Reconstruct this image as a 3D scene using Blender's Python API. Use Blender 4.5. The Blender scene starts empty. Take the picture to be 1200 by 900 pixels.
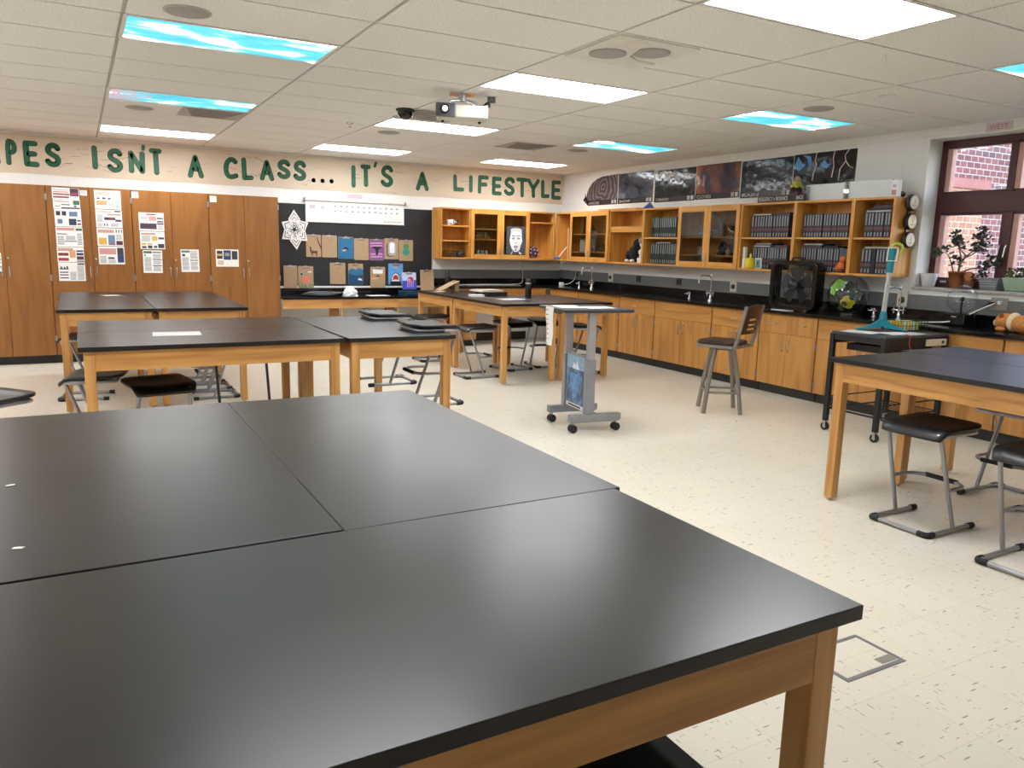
import bpy, math, random
from math import sin, cos, pi, radians
from mathutils import Vector, Matrix
random.seed(7)
SC = bpy.context.scene
COL = SC.collection

# ------------------------------------------------------------------ helpers
def lin(c):
    c = c / 255.0
    return c / 12.92 if c <= 0.04045 else ((c + 0.055) / 1.055) ** 2.4
def rgb(r, g, b): return (lin(r), lin(g), lin(b), 1.0)

class Nodes:
    def __init__(s, name):
        s.m = bpy.data.materials.new(name); s.m.use_nodes = True
        s.t = s.m.node_tree; s.t.nodes.clear()
        s.out = s.n('ShaderNodeOutputMaterial')
    def n(s, typ, **kw):
        nd = s.t.nodes.new(typ)
        for k, v in kw.items():
            if k in nd.inputs: nd.inputs[k].default_value = v
            else: setattr(nd, k, v)
        return nd
    def l(s, a, b): s.t.links.new(a, b)
    def bsdf(s, **kw):
        b = s.n('ShaderNodeBsdfPrincipled')
        for k, v in kw.items(): b.inputs[k.replace('_', ' ')].default_value = v
        s.l(b.outputs[0], s.out.inputs[0]); return b
    def ramp(s, fac, stops):
        r = s.n('ShaderNodeValToRGB'); e = r.color_ramp.elements
        while len(e) < len(stops): e.new(0.5)
        for i, (p, c) in enumerate(stops): e[i].position = p; e[i].color = c
        s.l(fac, r.inputs[0]); return r

MATS = {}
def flat(name, c, rough=0.5, metal=0.0, spec=0.5, var=0.06, scale=12):
    """plain procedural material with a faint tonal mottling"""
    if name in MATS: return MATS[name]
    N = Nodes(name); b = N.bsdf(Roughness=rough, Metallic=metal)
    b.inputs['Specular IOR Level'].default_value = spec
    tc = N.n('ShaderNodeTexCoord'); no = N.n('ShaderNodeTexNoise', Scale=scale, Detail=3.0)
    N.l(tc.outputs['Object'], no.inputs['Vector'])
    col = rgb(*c)
    lo = tuple(x * (1 - var) for x in col[:3]) + (1,); hi = tuple(min(1, x * (1 + var)) for x in col[:3]) + (1,)
    r = N.ramp(no.outputs[0], [(0.3, lo), (0.7, hi)]); N.l(r.outputs[0], b.inputs['Base Color'])
    MATS[name] = N.m; return N.m

def wood(name, axis, c1, c2, c3, rough=0.38, ring=1.0):
    if name in MATS: return MATS[name]
    N = Nodes(name); b = N.bsdf(Roughness=rough)
    tc = N.n('ShaderNodeTexCoord'); oi = N.n('ShaderNodeObjectInfo')
    mul = N.n('ShaderNodeMath', operation='MULTIPLY'); mul.inputs[1].default_value = 37.0; N.l(oi.outputs['Random'], mul.inputs[0])
    add = N.n('ShaderNodeVectorMath', operation='ADD'); N.l(tc.outputs['Object'], add.inputs[0]); N.l(mul.outputs[0], add.inputs[1])
    mp = N.n('ShaderNodeMapping'); N.l(add.outputs[0], mp.inputs['Vector'])
    sc = [22.0, 22.0, 22.0]; sc['xyz'.index(axis)] = 0.9; mp.inputs['Scale'].default_value = sc
    no = N.n('ShaderNodeTexNoise', Scale=1.6, Detail=6.0, Roughness=0.6); N.l(mp.outputs[0], no.inputs['Vector'])
    mp2 = N.n('ShaderNodeMapping'); N.l(add.outputs[0], mp2.inputs['Vector'])
    s2 = [4.5 * ring] * 3; s2['xyz'.index(axis)] = 0.55 * ring; mp2.inputs['Scale'].default_value = s2
    n2 = N.n('ShaderNodeTexNoise', Scale=1.1, Detail=2.0); N.l(mp2.outputs[0], n2.inputs['Vector'])
    m9 = N.n('ShaderNodeMath', operation='MULTIPLY'); m9.inputs[1].default_value = 9.0; N.l(n2.outputs[0], m9.inputs[0])
    fr = N.n('ShaderNodeMath', operation='PINGPONG'); fr.inputs[1].default_value = 1.0; N.l(m9.outputs[0], fr.inputs[0])
    mx = N.n('ShaderNodeMix', data_type='FLOAT'); mx.inputs[0].default_value = 0.45
    mx.inputs[0].default_value = .34; N.l(no.outputs[0], mx.inputs[2]); N.l(fr.outputs[0], mx.inputs[3])
    r = N.ramp(mx.outputs[0], [(0.12, rgb(*c1)), (0.48, rgb(*c2)), (0.85, rgb(*c3))]); N.l(r.outputs[0], b.inputs['Base Color'])
    bp = N.n('ShaderNodeBump', Strength=0.06, Distance=0.002); N.l(no.outputs[0], bp.inputs['Height']); N.l(bp.outputs[0], b.inputs['Normal'])
    MATS[name] = N.m; return N.m

def emit(name, c, strength):
    if name in MATS: return MATS[name]
    N = Nodes(name); e = N.n('ShaderNodeEmission', Strength=strength); e.inputs[0].default_value = c
    N.l(e.outputs[0], N.out.inputs[0]); MATS[name] = N.m; return N.m

def clear(name, tint=(255, 255, 255), amount=0.12, rough=0.02):
    """thin clear sheet: see-through with a Fresnel reflection"""
    if name in MATS: return MATS[name]
    N = Nodes(name); t = N.n('ShaderNodeBsdfTransparent'); t.inputs[0].default_value = rgb(*tint)
    g = N.n('ShaderNodeBsdfGlossy', Roughness=rough); lw = N.n('ShaderNodeLayerWeight', Blend=.5); f = N.n('ShaderNodeMath', operation='POWER'); f.inputs[1].default_value = 5.0; N.l(lw.outputs['Facing'], f.inputs[0])
    a = N.n('ShaderNodeMath', operation='ADD', use_clamp=True); a.inputs[1].default_value = amount + .03; N.l(f.outputs[0], a.inputs[0])
    mx = N.n('ShaderNodeMixShader'); N.l(a.outputs[0], mx.inputs[0]); N.l(t.outputs[0], mx.inputs[1]); N.l(g.outputs[0], mx.inputs[2])
    N.l(mx.outputs[0], N.out.inputs[0]); MATS[name] = N.m; return N.m

# ---- mesh collector
class MB:
    def __init__(s): s.v = []; s.f = []; s.mi = []; s.sm = []; s.mats = []
    def _m(s, m):
        if m not in s.mats: s.mats.append(m)
        return s.mats.index(m)
    def add(s, vs, fs, m, smooth=False, mtx=None):
        o = len(s.v)
        for p in vs:
            p = Vector(p); s.v.append(tuple(mtx @ p) if mtx is not None else tuple(p))
        k = s._m(m)
        for f in fs: s.f.append([i + o for i in f]); s.mi.append(k); s.sm.append(smooth)
        return s
    def box(s, x0, x1, y0, y1, z0, z1, m, mtx=None):
        if x0 > x1: x0, x1 = x1, x0
        if y0 > y1: y0, y1 = y1, y0
        if z0 > z1: z0, z1 = z1, z0
        v = [(x0, y0, z0), (x1, y0, z0), (x1, y1, z0), (x0, y1, z0), (x0, y0, z1), (x1, y0, z1), (x1, y1, z1), (x0, y1, z1)]
        return s.add(v, [(3, 2, 1, 0), (4, 5, 6, 7), (0, 1, 5, 4), (1, 2, 6, 5), (2, 3, 7, 6), (3, 0, 4, 7)], m, False, mtx)
    def lathe(s, prof, m, c=(0, 0, 0), n=24, mtx=None, smooth=True, cap=True):
        v = []; f = []
        for r, z in prof:
            for i in range(n):
                a = 2 * pi * i / n; v.append((c[0] + r * cos(a), c[1] + r * sin(a), c[2] + z))
        for j in range(len(prof) - 1):
            for i in range(n):
                k = (i + 1) % n; f.append((j * n + i, j * n + k, (j + 1) * n + k, (j + 1) * n + i))
        s.add(v, f, m, smooth, mtx)
        if cap:
            if prof[0][0] > 1e-5: s.add(v[:n], [tuple(reversed(range(n)))], m, False, mtx)
            if prof[-1][0] > 1e-5: s.add(v[-n:], [tuple(range(n))], m, False, mtx)
        return s
    def cyl(s, p0, p1, r, m, r1=None, n=12):
        return s.tube([p0, p1], r, m, n=n, r1=r1)
    def tube(s, pts, r, m, closed=False, n=8, r1=None, flat_=1.0):
        pts = [Vector(p) for p in pts]; N = len(pts); v = []; f = []
        up = Vector((0, 0, 1)); last = None
        for i, p in enumerate(pts):
            a = pts[(i - 1) % N] if (closed or i > 0) else p
            b = pts[(i + 1) % N] if (closed or i < N - 1) else p
            t = (b - a)
            t = t.normalized() if t.length > 1e-9 else Vector((0, 0, 1))
            if last is None:
                u = t.cross(up)
                if u.length < 1e-3: u = Vector((1, 0, 0))
            else:
                u = last - t * last.dot(t)
                if u.length < 1e-6: u = t.cross(up)
            u.normalize(); last = u.copy(); w = u.cross(t).normalized()
            rr = r if r1 is None else r + (r1 - r) * i / max(1, N - 1)
            for k in range(n):
                an = 2 * pi * k / n; v.append(tuple(p + u * cos(an) * rr + w * sin(an) * rr * flat_))
        for i in range(N if closed else N - 1):
            j = (i + 1) % N
            for k in range(n):
                q = (k + 1) % n; f.append((i * n + k, i * n + q, j * n + q, j * n + k))
        s.add(v, f, m, True)
        if not closed:
            s.add(v[:n], [tuple(reversed(range(n)))], m); s.add(v[-n:], [tuple(range(n))], m)
        return s
    def sphere(s, c, r, m, n=16, sc=(1, 1, 1), mtx=None):
        pr = [(max(1e-6, sin(pi * i / (n // 2))) , -cos(pi * i / (n // 2))) for i in range(n // 2 + 1)]
        v = []; f = []
        for rr, z in pr:
            for i in range(n):
                a = 2 * pi * i / n; v.append((c[0] + r * sc[0] * rr * cos(a), c[1] + r * sc[1] * rr * sin(a), c[2] + r * sc[2] * z))
        for j in range(len(pr) - 1):
            for i in range(n):
                k = (i + 1) % n; f.append((j * n + i, j * n + k, (j + 1) * n + k, (j + 1) * n + i))
        return s.add(v, f, m, True, mtx)
    def prism(s, poly, m, d0, d1, axis='y', mtx=None):
        """polygon (2D) extruded along axis: y -> (x, d, z); z -> (x, y, d); x -> (d, y, z)"""
        mk = {'y': lambda a, b, d: (a, d, b), 'z': lambda a, b, d: (a, b, d), 'x': lambda a, b, d: (d, a, b)}[axis]
        n = len(poly); v = [mk(a, b, d0) for a, b in poly] + [mk(a, b, d1) for a, b in poly]
        f = [tuple(range(n)), tuple(reversed(range(n, 2 * n)))] + [(i, i + n, (i + 1) % n + n, (i + 1) % n) for i in range(n)]
        return s.add(v, f, m, False, mtx)
    def build(s, name, parent=None, bevel=0.0, seg=2, loc=None):
        me = bpy.data.meshes.new(name); me.from_pydata(s.v, [], s.f)
        for m in s.mats: me.materials.append(m)
        for i, p in enumerate(me.polygons): p.material_index = s.mi[i]; p.use_smooth = s.sm[i]
        me.validate(); me.update()
        import bmesh
        bm = bmesh.new(); bm.from_mesh(me); bmesh.ops.recalc_face_normals(bm, faces=bm.faces); bm.to_mesh(me); bm.free()
        o = bpy.data.objects.new(name, me); COL.objects.link(o)
        if parent is not None: o.parent = parent
        if loc is not None: o.location = loc
        if bevel > 0:
            b = o.modifiers.new('edge', 'BEVEL'); b.width = bevel; b.segments = seg; b.limit_method = 'ANGLE'; b.angle_limit = radians(50)
        return o

USED = set()
def tag(o, label, cat, group=None, kind=None):
    o['label'] = label; o['category'] = cat
    if group: o['group'] = group
    if kind: o['kind'] = kind
    return o
def thing(name, label, cat, loc=(0, 0, 0), rz=0.0, group=None):
    o = bpy.data.objects.new(name, None); o.empty_display_size = 0.1; COL.objects.link(o)
    o.location = loc; o.rotation_euler = (0, 0, rz)
    return tag(o, label, cat, group)
def copy_tree(o, parent=None):
    c = o.copy(); COL.objects.link(c)
    if parent is not None: c.parent = parent
    for ch in list(o.children): copy_tree(ch, c)
    return c
def dup(o, loc, rz, label, group=None):
    c = copy_tree(o); c.location = loc; c.rotation_euler = (0, 0, rz); c['label'] = label
    if group: c['group'] = group
    return c
def structure(o, label, cat): return tag(o, label, cat, kind='structure')

def rounded(pts, r, n=5, closed=False):
    P = [Vector(p) for p in pts]; out = []; N = len(P)
    for i in range(N):
        if not closed and i in (0, N - 1): out.append(P[i]); continue
        a, b, c = P[(i - 1) % N], P[i], P[(i + 1) % N]
        d1 = (a - b); d2 = (c - b); k = min(r, d1.length * .49, d2.length * .49)
        s = b + d1.normalized() * k; e = b + d2.normalized() * k
        for j in range(n + 1):
            t = j / n; out.append(s * (1 - t) ** 2 + b * 2 * t * (1 - t) + e * t * t)
    return out
def rrect(x0, x1, y0, y1, r, n=5):
    pts = []
    for cx, cy, a0 in ((x1 - r, y1 - r, 0), (x0 + r, y1 - r, 90), (x0 + r, y0 + r, 180), (x1 - r, y0 + r, 270)):
        for i in range(n + 1):
            a = radians(a0 + 90 * i / n); pts.append((cx + r * cos(a), cy + r * sin(a)))
    return pts

def text_polys(s, size):
    """flat outline faces of a word, in 2D (x right, y up)"""
    cu = bpy.data.curves.new('word', 'FONT'); cu.body = s; cu.size = size; cu.resolution_u = 2
    ob = bpy.data.objects.new('word', cu); COL.objects.link(ob)
    dg = bpy.context.evaluated_depsgraph_get(); dg.update()
    me = ob.evaluated_get(dg).to_mesh()
    v = [(p.co.x, p.co.y) for p in me.vertices]; f = [tuple(p.vertices) for p in me.polygons]
    ob.evaluated_get(dg).to_mesh_clear(); COL.objects.unlink(ob); bpy.data.objects.remove(ob); bpy.data.curves.remove(cu)
    return v, f
def word(mb, s, m, mapper, size, width=None):
    v, f = text_polys(s, size)
    w = max(p[0] for p in v); k = (width / w) if width else 1.0
    mb.add([mapper(a * k, b) for a, b in v], f, m)

# ------------------------------------------------------------------ materials
M_CAB = [(124, 77, 33), (143, 92, 42), (154, 102, 49)]
M_TBL = [(150, 96, 44), (198, 144, 80), (216, 166, 102)]
W_CABZ = wood('oak_veneer_upright', 'z', *M_CAB); W_CABX = wood('oak_veneer_along_x', 'x', *M_CAB); W_CABY = wood('oak_veneer_along_y', 'y', *M_CAB)
M_BS = [(148, 98, 42), (190, 134, 68), (206, 152, 86)]
W_BSZ = wood('oak_base_upright', 'z', *M_BS); W_BSY = wood('oak_base_along_y', 'y', *M_BS); W_BSX = wood('oak_base_along_x', 'x', *M_BS)
W_TZ = wood('oak_leg', 'z', *M_TBL); W_TX = wood('oak_apron_along_x', 'x', *M_TBL); W_TY = wood('oak_apron_along_y', 'y', (132, 76, 34), (194, 140, 76), (214, 164, 100), ring=1.7)
M_HB = [(178, 116, 46), (214, 150, 70), (228, 172, 92)]
W_UPZ = wood('honey_maple_upright', 'z', *M_HB); W_UPX = wood('honey_maple_along_x', 'x', *M_HB); W_UPY = wood('honey_maple_along_y', 'y', *M_HB)
W_DARK = wood('dark_walnut_seat', 'x', (36, 22, 16), (52, 33, 24), (70, 46, 34), rough=0.3)
GAP = flat('shadow_gap_dark', (40, 26, 14), .8)
BLACK = flat('matte_black', (20, 20, 21), .5)
BLKGLOSS = flat('glossy_black_plastic', (14, 14, 15), .18)
RUBBER = flat('black_rubber', (22, 22, 23), .65)
STEEL = flat('grey_painted_steel', (150, 150, 152), .35, .6)
ALU = flat('light_grey_steel', (176, 176, 180), .32, .5)
CHROME = flat('bright_chrome', (225, 225, 228), .12, 1.0)
NICKEL = flat('satin_nickel', (190, 188, 184), .3, .9)
WHITE = flat('white_paper', (238, 236, 232), .6, var=.02)
PAPER2 = flat('cream_paper', (226, 216, 200), .7, var=.03)
WALLW = flat('white_block_paint', (226, 222, 216), .55, var=.02, scale=3)
CREAM = flat('warm_white_plastic', (222, 218, 205), .45)
GREYP = flat('mid_grey_panel', (112, 114, 114), .55)
GREYD = flat('dark_grey_laminate', (62, 63, 66), .35)
VBLACK = flat('black_cove_base', (36, 37, 37), .45)
CARD = flat('brown_hardboard', (176, 146, 112), .6, var=.08, scale=30)
SEATBLK = flat('black_moulded_seat', (17, 17, 18), .38)

def black_epoxy(name, base=(30, 30, 31), r0=.2, r1=.34):
    N = Nodes(name); b = N.bsdf(); b.inputs['Specular IOR Level'].default_value = .48
    tc = N.n('ShaderNodeTexCoord')
    n1 = N.n('ShaderNodeTexNoise', Scale=2.2, Detail=3.0, Roughness=.5); N.l(tc.outputs['Object'], n1.inputs['Vector'])
    mp = N.n('ShaderNodeMapping'); mp.inputs['Scale'].default_value = (3, 40, 40); N.l(tc.outputs['Object'], mp.inputs['Vector'])
    n2 = N.n('ShaderNodeTexNoise', Scale=1.5, Detail=4.0); N.l(mp.outputs[0], n2.inputs['Vector'])
    ad = N.n('ShaderNodeMath', operation='MULTIPLY_ADD'); ad.inputs[1].default_value = .06; N.l(n2.outputs[0], ad.inputs[0]); N.l(n1.outputs[0], ad.inputs[2])
    mr = N.n('ShaderNodeMapRange'); mr.inputs['From Min'].default_value = .2; mr.inputs['From Max'].default_value = .9
    mr.inputs['To Min'].default_value = r0; mr.inputs['To Max'].default_value = r1
    N.l(ad.outputs[0], mr.inputs[0]); N.l(mr.outputs[0], b.inputs['Roughness'])
    c = rgb(*base); r = N.ramp(n1.outputs[0], [(.3, tuple(x * .85 for x in c[:3]) + (1,)), (.75, tuple(x * 1.25 for x in c[:3]) + (1,))])
    N.l(r.outputs[0], b.inputs['Base Color']); return N.m
EPOXY = black_epoxy('black_epoxy_tabletop', (20, 20, 21), .26, .33)
RESIN = black_epoxy('black_epoxy_worktop', (14, 14, 15), .1, .18)

def floor_mat():
    N = Nodes('cream_vinyl_tile'); b = N.bsdf(Roughness=.22); b.inputs['Specular IOR Level'].default_value = .45
    tc = N.n('ShaderNodeTexCoord'); P = tc.outputs['Object']
    br = N.n('ShaderNodeTexBrick', offset=0.0, squash=1.0); br.inputs['Scale'].default_value = 1.0
    br.inputs['Brick Width'].default_value = .305; br.inputs['Row Height'].default_value = .305; br.inputs['Mortar Size'].default_value = .0012
    br.inputs['Color1'].default_value = rgb(230, 223, 206); br.inputs['Color2'].default_value = rgb(228, 220, 203); br.inputs['Mortar'].default_value = rgb(210, 202, 184)
    N.l(P, br.inputs['Vector'])
    col = br.outputs['Color']
    for sx, sy, seed, dark in ((12, 74, 0.0, (126, 122, 112)), (78, 13, 5.3, (146, 140, 128)), (34, 80, 9.1, (190, 180, 156))):
        mp = N.n('ShaderNodeMapping'); mp.inputs['Scale'].default_value = (sx, sy, 1); mp.inputs['Location'].default_value = (seed, seed, 0)
        mp.inputs['Rotation'].default_value = (0, 0, .35 + seed * .1); N.l(P, mp.inputs['Vector'])
        vo = N.n('ShaderNodeTexVoronoi', Scale=1.0); N.l(mp.outputs[0], vo.inputs['Vector'])
        sp = N.n('ShaderNodeSeparateColor'); N.l(vo.outputs['Color'], sp.inputs[0])
        th = N.n('ShaderNodeMath', operation='MULTIPLY_ADD'); th.inputs[1].default_value = .42; th.inputs[2].default_value = -.2; N.l(sp.outputs[0], th.inputs[0])
        lt = N.n('ShaderNodeMath', operation='LESS_THAN'); N.l(vo.outputs['Distance'], lt.inputs[0]); N.l(th.outputs[0], lt.inputs[1])
        k = N.n('ShaderNodeMath', operation='MULTIPLY'); k.inputs[1].default_value = .75; N.l(lt.outputs[0], k.inputs[0])
        mx = N.n('ShaderNodeMix', data_type='RGBA'); N.l(k.outputs[0], mx.inputs[0]); N.l(col, mx.inputs[6]); mx.inputs[7].default_value = rgb(*dark)
        col = mx.outputs[2]
    N.l(col, b.inputs['Base Color'])
    no = N.n('ShaderNodeTexNoise', Scale=2.5, Detail=4.0); N.l(P, no.inputs['Vector'])
    mr = N.n('ShaderNodeMapRange'); mr.inputs['To Min'].default_value = .2; mr.inputs['To Max'].default_value = .26; N.l(no.outputs[0], mr.inputs[0]); N.l(mr.outputs[0], b.inputs['Roughness'])
    return N.m
FLOOR = floor_mat()
def tile_mat():
    N = Nodes('mineral_fibre_tile'); b = N.bsdf(Roughness=.9); b.inputs['Specular IOR Level'].default_value = .1
    tc = N.n('ShaderNodeTexCoord'); no = N.n('ShaderNodeTexNoise', Scale=110.0, Detail=2.0); N.l(tc.outputs['Object'], no.inputs['Vector'])
    r = N.ramp(no.outputs[0], [(.3, rgb(214, 209, 203)), (.48, rgb(238, 234, 229)), (.7, rgb(244, 241, 237))]); N.l(r.outputs[0], b.inputs['Base Color'])
    bp = N.n('ShaderNodeBump', Strength=.25, Distance=.003); N.l(no.outputs[0], bp.inputs['Height']); N.l(bp.outputs[0], b.inputs['Normal'])
    return N.m
TILE = tile_mat()
TBAR = flat('ceiling_grid_paint', (186, 180, 173), .6); TSHD = flat('ceiling_grid_shaded', (104, 97, 90), .7)  # second colour paints the shadow gap onto the bars along x
def block_wall():
    N = Nodes('painted_block_wall'); b = N.bsdf(Roughness=.55)
    tc = N.n('ShaderNodeTexCoord')
    sp = N.n('ShaderNodeSeparateXYZ'); N.l(tc.outputs['Object'], sp.inputs[0])
    ad = N.n('ShaderNodeMath', operation='ADD'); N.l(sp.outputs[0], ad.inputs[0]); N.l(sp.outputs[1], ad.inputs[1])
    cb = N.n('ShaderNodeCombineXYZ'); N.l(ad.outputs[0], cb.inputs[0]); N.l(sp.outputs[2], cb.inputs[1])
    br = N.n('ShaderNodeTexBrick'); br.inputs['Scale'].default_value = 1.0; br.inputs['Brick Width'].default_value = .406; br.inputs['Row Height'].default_value = .203
    br.inputs['Mortar Size'].default_value = .005; br.inputs['Mortar Smooth'].default_value = .6
    br.inputs['Color1'].default_value = rgb(236, 235, 231); br.inputs['Color2'].default_value = rgb(233, 232, 228); br.inputs['Mortar'].default_value = rgb(226, 225, 221)
    N.l(cb.outputs[0], br.inputs['Vector']); N.l(br.outputs['Color'], b.inputs['Base Color'])
    bp = N.n('ShaderNodeBump', Strength=.12, Distance=.004, invert=True); N.l(br.outputs['Fac'], bp.inputs['Height']); N.l(bp.outputs[0], b.inputs['Normal'])
    return N.m
WALL = block_wall()
def brick_mat(name, c1, c2, cm):
    N = Nodes(name); b = N.bsdf(Roughness=.85)
    tc = N.n('ShaderNodeTexCoord')
    sp = N.n('ShaderNodeSeparateXYZ'); N.l(tc.outputs['Object'], sp.inputs[0])
    ad = N.n('ShaderNodeMath', operation='ADD'); N.l(sp.outputs[0], ad.inputs[0]); N.l(sp.outputs[1], ad.inputs[1])
    cb = N.n('ShaderNodeCombineXYZ'); N.l(ad.outputs[0], cb.inputs[0]); N.l(sp.outputs[2], cb.inputs[1])
    br = N.n('ShaderNodeTexBrick'); br.inputs['Scale'].default_value = 1.0; br.inputs['Brick Width'].default_value = .205; br.inputs['Row Height'].default_value = .106
    br.inputs['Mortar Size'].default_value = .009
    br.inputs['Color1'].default_value = rgb(*c1); br.inputs['Color2'].default_value = rgb(*c2); br.inputs['Mortar'].default_value = rgb(*cm)
    br.inputs['Bias'].default_value = -.25
    N.l(cb.outputs[0], br.inputs['Vector']); N.l(br.outputs['Color'], b.inputs['Base Color'])
    bp = N.n('ShaderNodeBump', Strength=.4, Distance=.008, invert=True); N.l(br.outputs['Fac'], bp.inputs['Height']); N.l(bp.outputs[0], b.inputs['Normal'])
    return N.m
BRICK = brick_mat('red_facing_brick', (166, 108, 104), (112, 84, 90), (222, 212, 210)); SUNBRICK = brick_mat('sunlit_pier_brick', (226, 170, 136), (208, 142, 120), (238, 222, 204))  # pier brick is the lighter one: sunlight painted into its colour
MAROON = flat('maroon_window_paint', (74, 28, 32), .35)
PINKJ = flat('pale_rose_jamb', (206, 158, 150), .5)
GLASSW = clear('window_pane_glass', (250, 250, 252), .02)
GLASSC = clear('cabinet_pane_glass', (222, 224, 220), .0)
GLASSV = clear('clear_vessel_glass', (238, 240, 242), .05)
SKY_K = .3; EXPO = 1.1
# ------------------------------------------------------------------ the room
CH = 2.71; XL, XR, YB, YF = -3.2, 7.15, 11.2, -3.0
structure(MB().box(XL, XR, YF, YB, -.1, 0, FLOOR).build('floor'), 'cream speckled vinyl tile floor of the classroom', 'floor')
structure(MB().box(XL - .2, XR + .3, YB, YB + .2, 0, CH + .1, WALL).build('wall_back'), 'white painted block wall behind the tall oak cabinets', 'wall')
structure(MB().box(XL - .2, XL, YF - .2, YB, 0, CH + .1, WALL).build('wall_left'), 'white painted block wall on the left side', 'wall')
structure(MB().box(XL, XR + .3, YF - .2, YF, 0, CH + .1, WALL).build('wall_front'), 'white painted block wall behind the viewer', 'wall')
WY0, WY1, WZ0, WZ1 = 3.39, 4.767, 1.232, 2.612          # window opening
wr = MB(); XO = XR + .3
wr.box(XR, XO, WY1, YB, 0, CH + .1, WALL); wr.box(XR, XO, YF, WY0, 0, CH + .1, WALL)
wr.box(XR, XO, WY0, WY1, 0, WZ0, WALL); wr.box(XR, XO, WY0, WY1, WZ1, CH + .1, WALL)
structure(wr.build('wall_right'), 'white painted block wall with the maroon window', 'wall')
# window: maroon frame, fixed lights over casements
def frame_rect(mb, x0, x1, y0, y1, z0, z1, w, m, wb=None):
    wb = wb or w
    mb.box(x0, x1, y0, y0 + w, z0, z1, m); mb.box(x0, x1, y1 - w, y1, z0, z1, m)
    mb.box(x0, x1, y0 + w, y1 - w, z0, z0 + wb, m); mb.box(x0, x1, y0 + w, y1 - w, z1 - w, z1, m)
wn = thing('window_1', 'maroon framed classroom window with potted plants along its sill', 'window', (0, 0, 0)); wn['kind'] = 'structure'
f = MB(); x0, x1 = XR + .2, XR + .29
frame_rect(f, x0, x1, WY0, WY1, WZ0, WZ1, .055, MAROON, .07)
f.box(x0, x1, WY0 + .055, WY1 - .055, 1.935, 2.055 + .06, MAROON)
f.box(x0, x1, 4.06, 4.11, 2.115, WZ1 - .055, MAROON); f.box(x0 - .005, x1, 4.03, 4.115, WZ0 + .07, 1.935, MAROON)
f.build('window_frame', wn, .004)
for (ya, yb, za, zb, nm) in ((4.11, WY1 - .055, 2.115, WZ1 - .055, 'fixed_light'), (WY0 + .055, 4.06, 2.115, WZ1 - .055, 'fixed_light'),
                             (4.115, WY1 - .055, WZ0 + .07, 1.935, 'casement'), (WY0 + .055, 4.03, WZ0 + .07, 1.935, 'casement')):
    s = MB(); w = .022
    s.box(x0 + .02, x0 + .07, ya, yb, za, za + w, MAROON); s.box(x0 + .02, x0 + .07, ya, yb, zb - w, zb, MAROON)
    s.box(x0 + .02, x0 + .07, ya, ya + w, za + w, zb - w, MAROON); s.box(x0 + .012, x0 + .075, yb - .05, yb, za + w, zb - w, PINKJ)
    so = s.build(nm, wn)
    g = MB().box(x0 + .045, x0 + .049, ya + w, yb - .05, za + w, zb - w, GLASSW).build('glass_pane', so)
    if nm == 'casement':
        h = MB(); yy = 4.10 if ya > 4.05 else 4.045
        h.tube(rounded([(x0 - .005, yy, 1.64), (x0 - .03, yy, 1.63), (x0 - .035, yy + .01, 1.53)], .015), .007, CHROME); h.build('handle', so)
sl = MB().box(XR - .03, XR + .2, WY0 - .02, WY1 + .004, WZ0 - .03, WZ0, flat('speckled_grey_sill', (176, 172, 168), .4, var=.15, scale=160)).build('window_sill', wn, .004)
# black cove base where wall shows
structure(MB().box(4.84, 6.5, YB - .012, YB, 0, .13, VBLACK).build('baseboard_back'), 'black vinyl cove base under the back counter', 'baseboard')
structure(MB().box(2.4, 4.84, YB - .012, YB, 0, .13, VBLACK).build('baseboard_desk'), 'black vinyl cove base under the low back desk', 'baseboard')
structure(MB().box(XL, XL + .012, YF, 10.6, 0, .1, VBLACK).build('baseboard_left'), 'black vinyl cove base along the left wall', 'baseboard')
# grey service raceway strips above the worktops
rw = MB().box(XR - .02, XR, 1.0, YB, 1.012, 1.152, GREYP).build('trim_1'); structure(rw, 'grey service raceway strip along the window wall above the worktop', 'trim')
rb = MB().box(4.80, XR - .02, YB - .02, YB, 1.004, 1.142, GREYP).build('trim_2'); structure(rb, 'grey service raceway strip on the back wall above the worktop', 'trim')

# outside: brick wing seen through the window
ow = thing('brick_building', 'red brick wing of the building outside the window', 'building', (9, 9, 0))
b = MB(); b.box(-1.3, 12, -.6, 1.5, 0, 3.9, BRICK); b.build('brick_wall', ow)
b = MB(); b.box(3.2, 4.82, -.9, -.6, 0, 2.68, SUNBRICK); b.box(3.1, 4.9, -.95, -.6, 2.68, 2.84, flat('rose_stone_cap', (206, 140, 132), .8)); b.build('pier', ow)
b = MB(); b.box(4.75, 5.2, -.66, -.6, .3, 2.82, flat('grey_window_blind', (120, 122, 136), .4)); b.build('grey_window', ow)
structure(MB().box(XO, 30, -20, 30, -.3, -.02, flat('outside_lawn', (112, 118, 84), .9, var=.2)).build('ground_outside'), 'ground outside the window', 'ground')

# ------------------------------------------------------------------ ceiling
GX, GY = 3.351 - .61, 5.277 - .305
LIGHTS = {(i, j) for i in (-4, -2, 0, 2) for j in (-8, -4, 0, 4, 8)}
HOLES = {}
def cell(i, j): return GX + 1.22 * i, GX + 1.22 * (i + 1), GY + .61 * j, GY + .61 * (j + 1)
ce = MB(); ce.box(XL, XR, YF, YB, CH + .03, CH + .08, TBAR)
for i in range(-6, 5):
    for j in range(-14, 12):
        a, b_, c, d = cell(i, j)
        a, b_, c, d = max(a, XL), min(b_, XR), max(c, YF), min(d, YB)
        if b_ - a < .03 or d - c < .03 or (i, j) in LIGHTS: continue
        gx, gy = .011, .0075
        ce.box(a + gx, b_ - gx, c + gy, d - gy, CH, CH + .02, TILE)
for i in range(-6, 6):
    x = GX + 1.22 * i
    if XL < x < XR: ce.box(x - .012, x + .012, YF, YB, CH + .009, CH + .03, TBAR)
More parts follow.
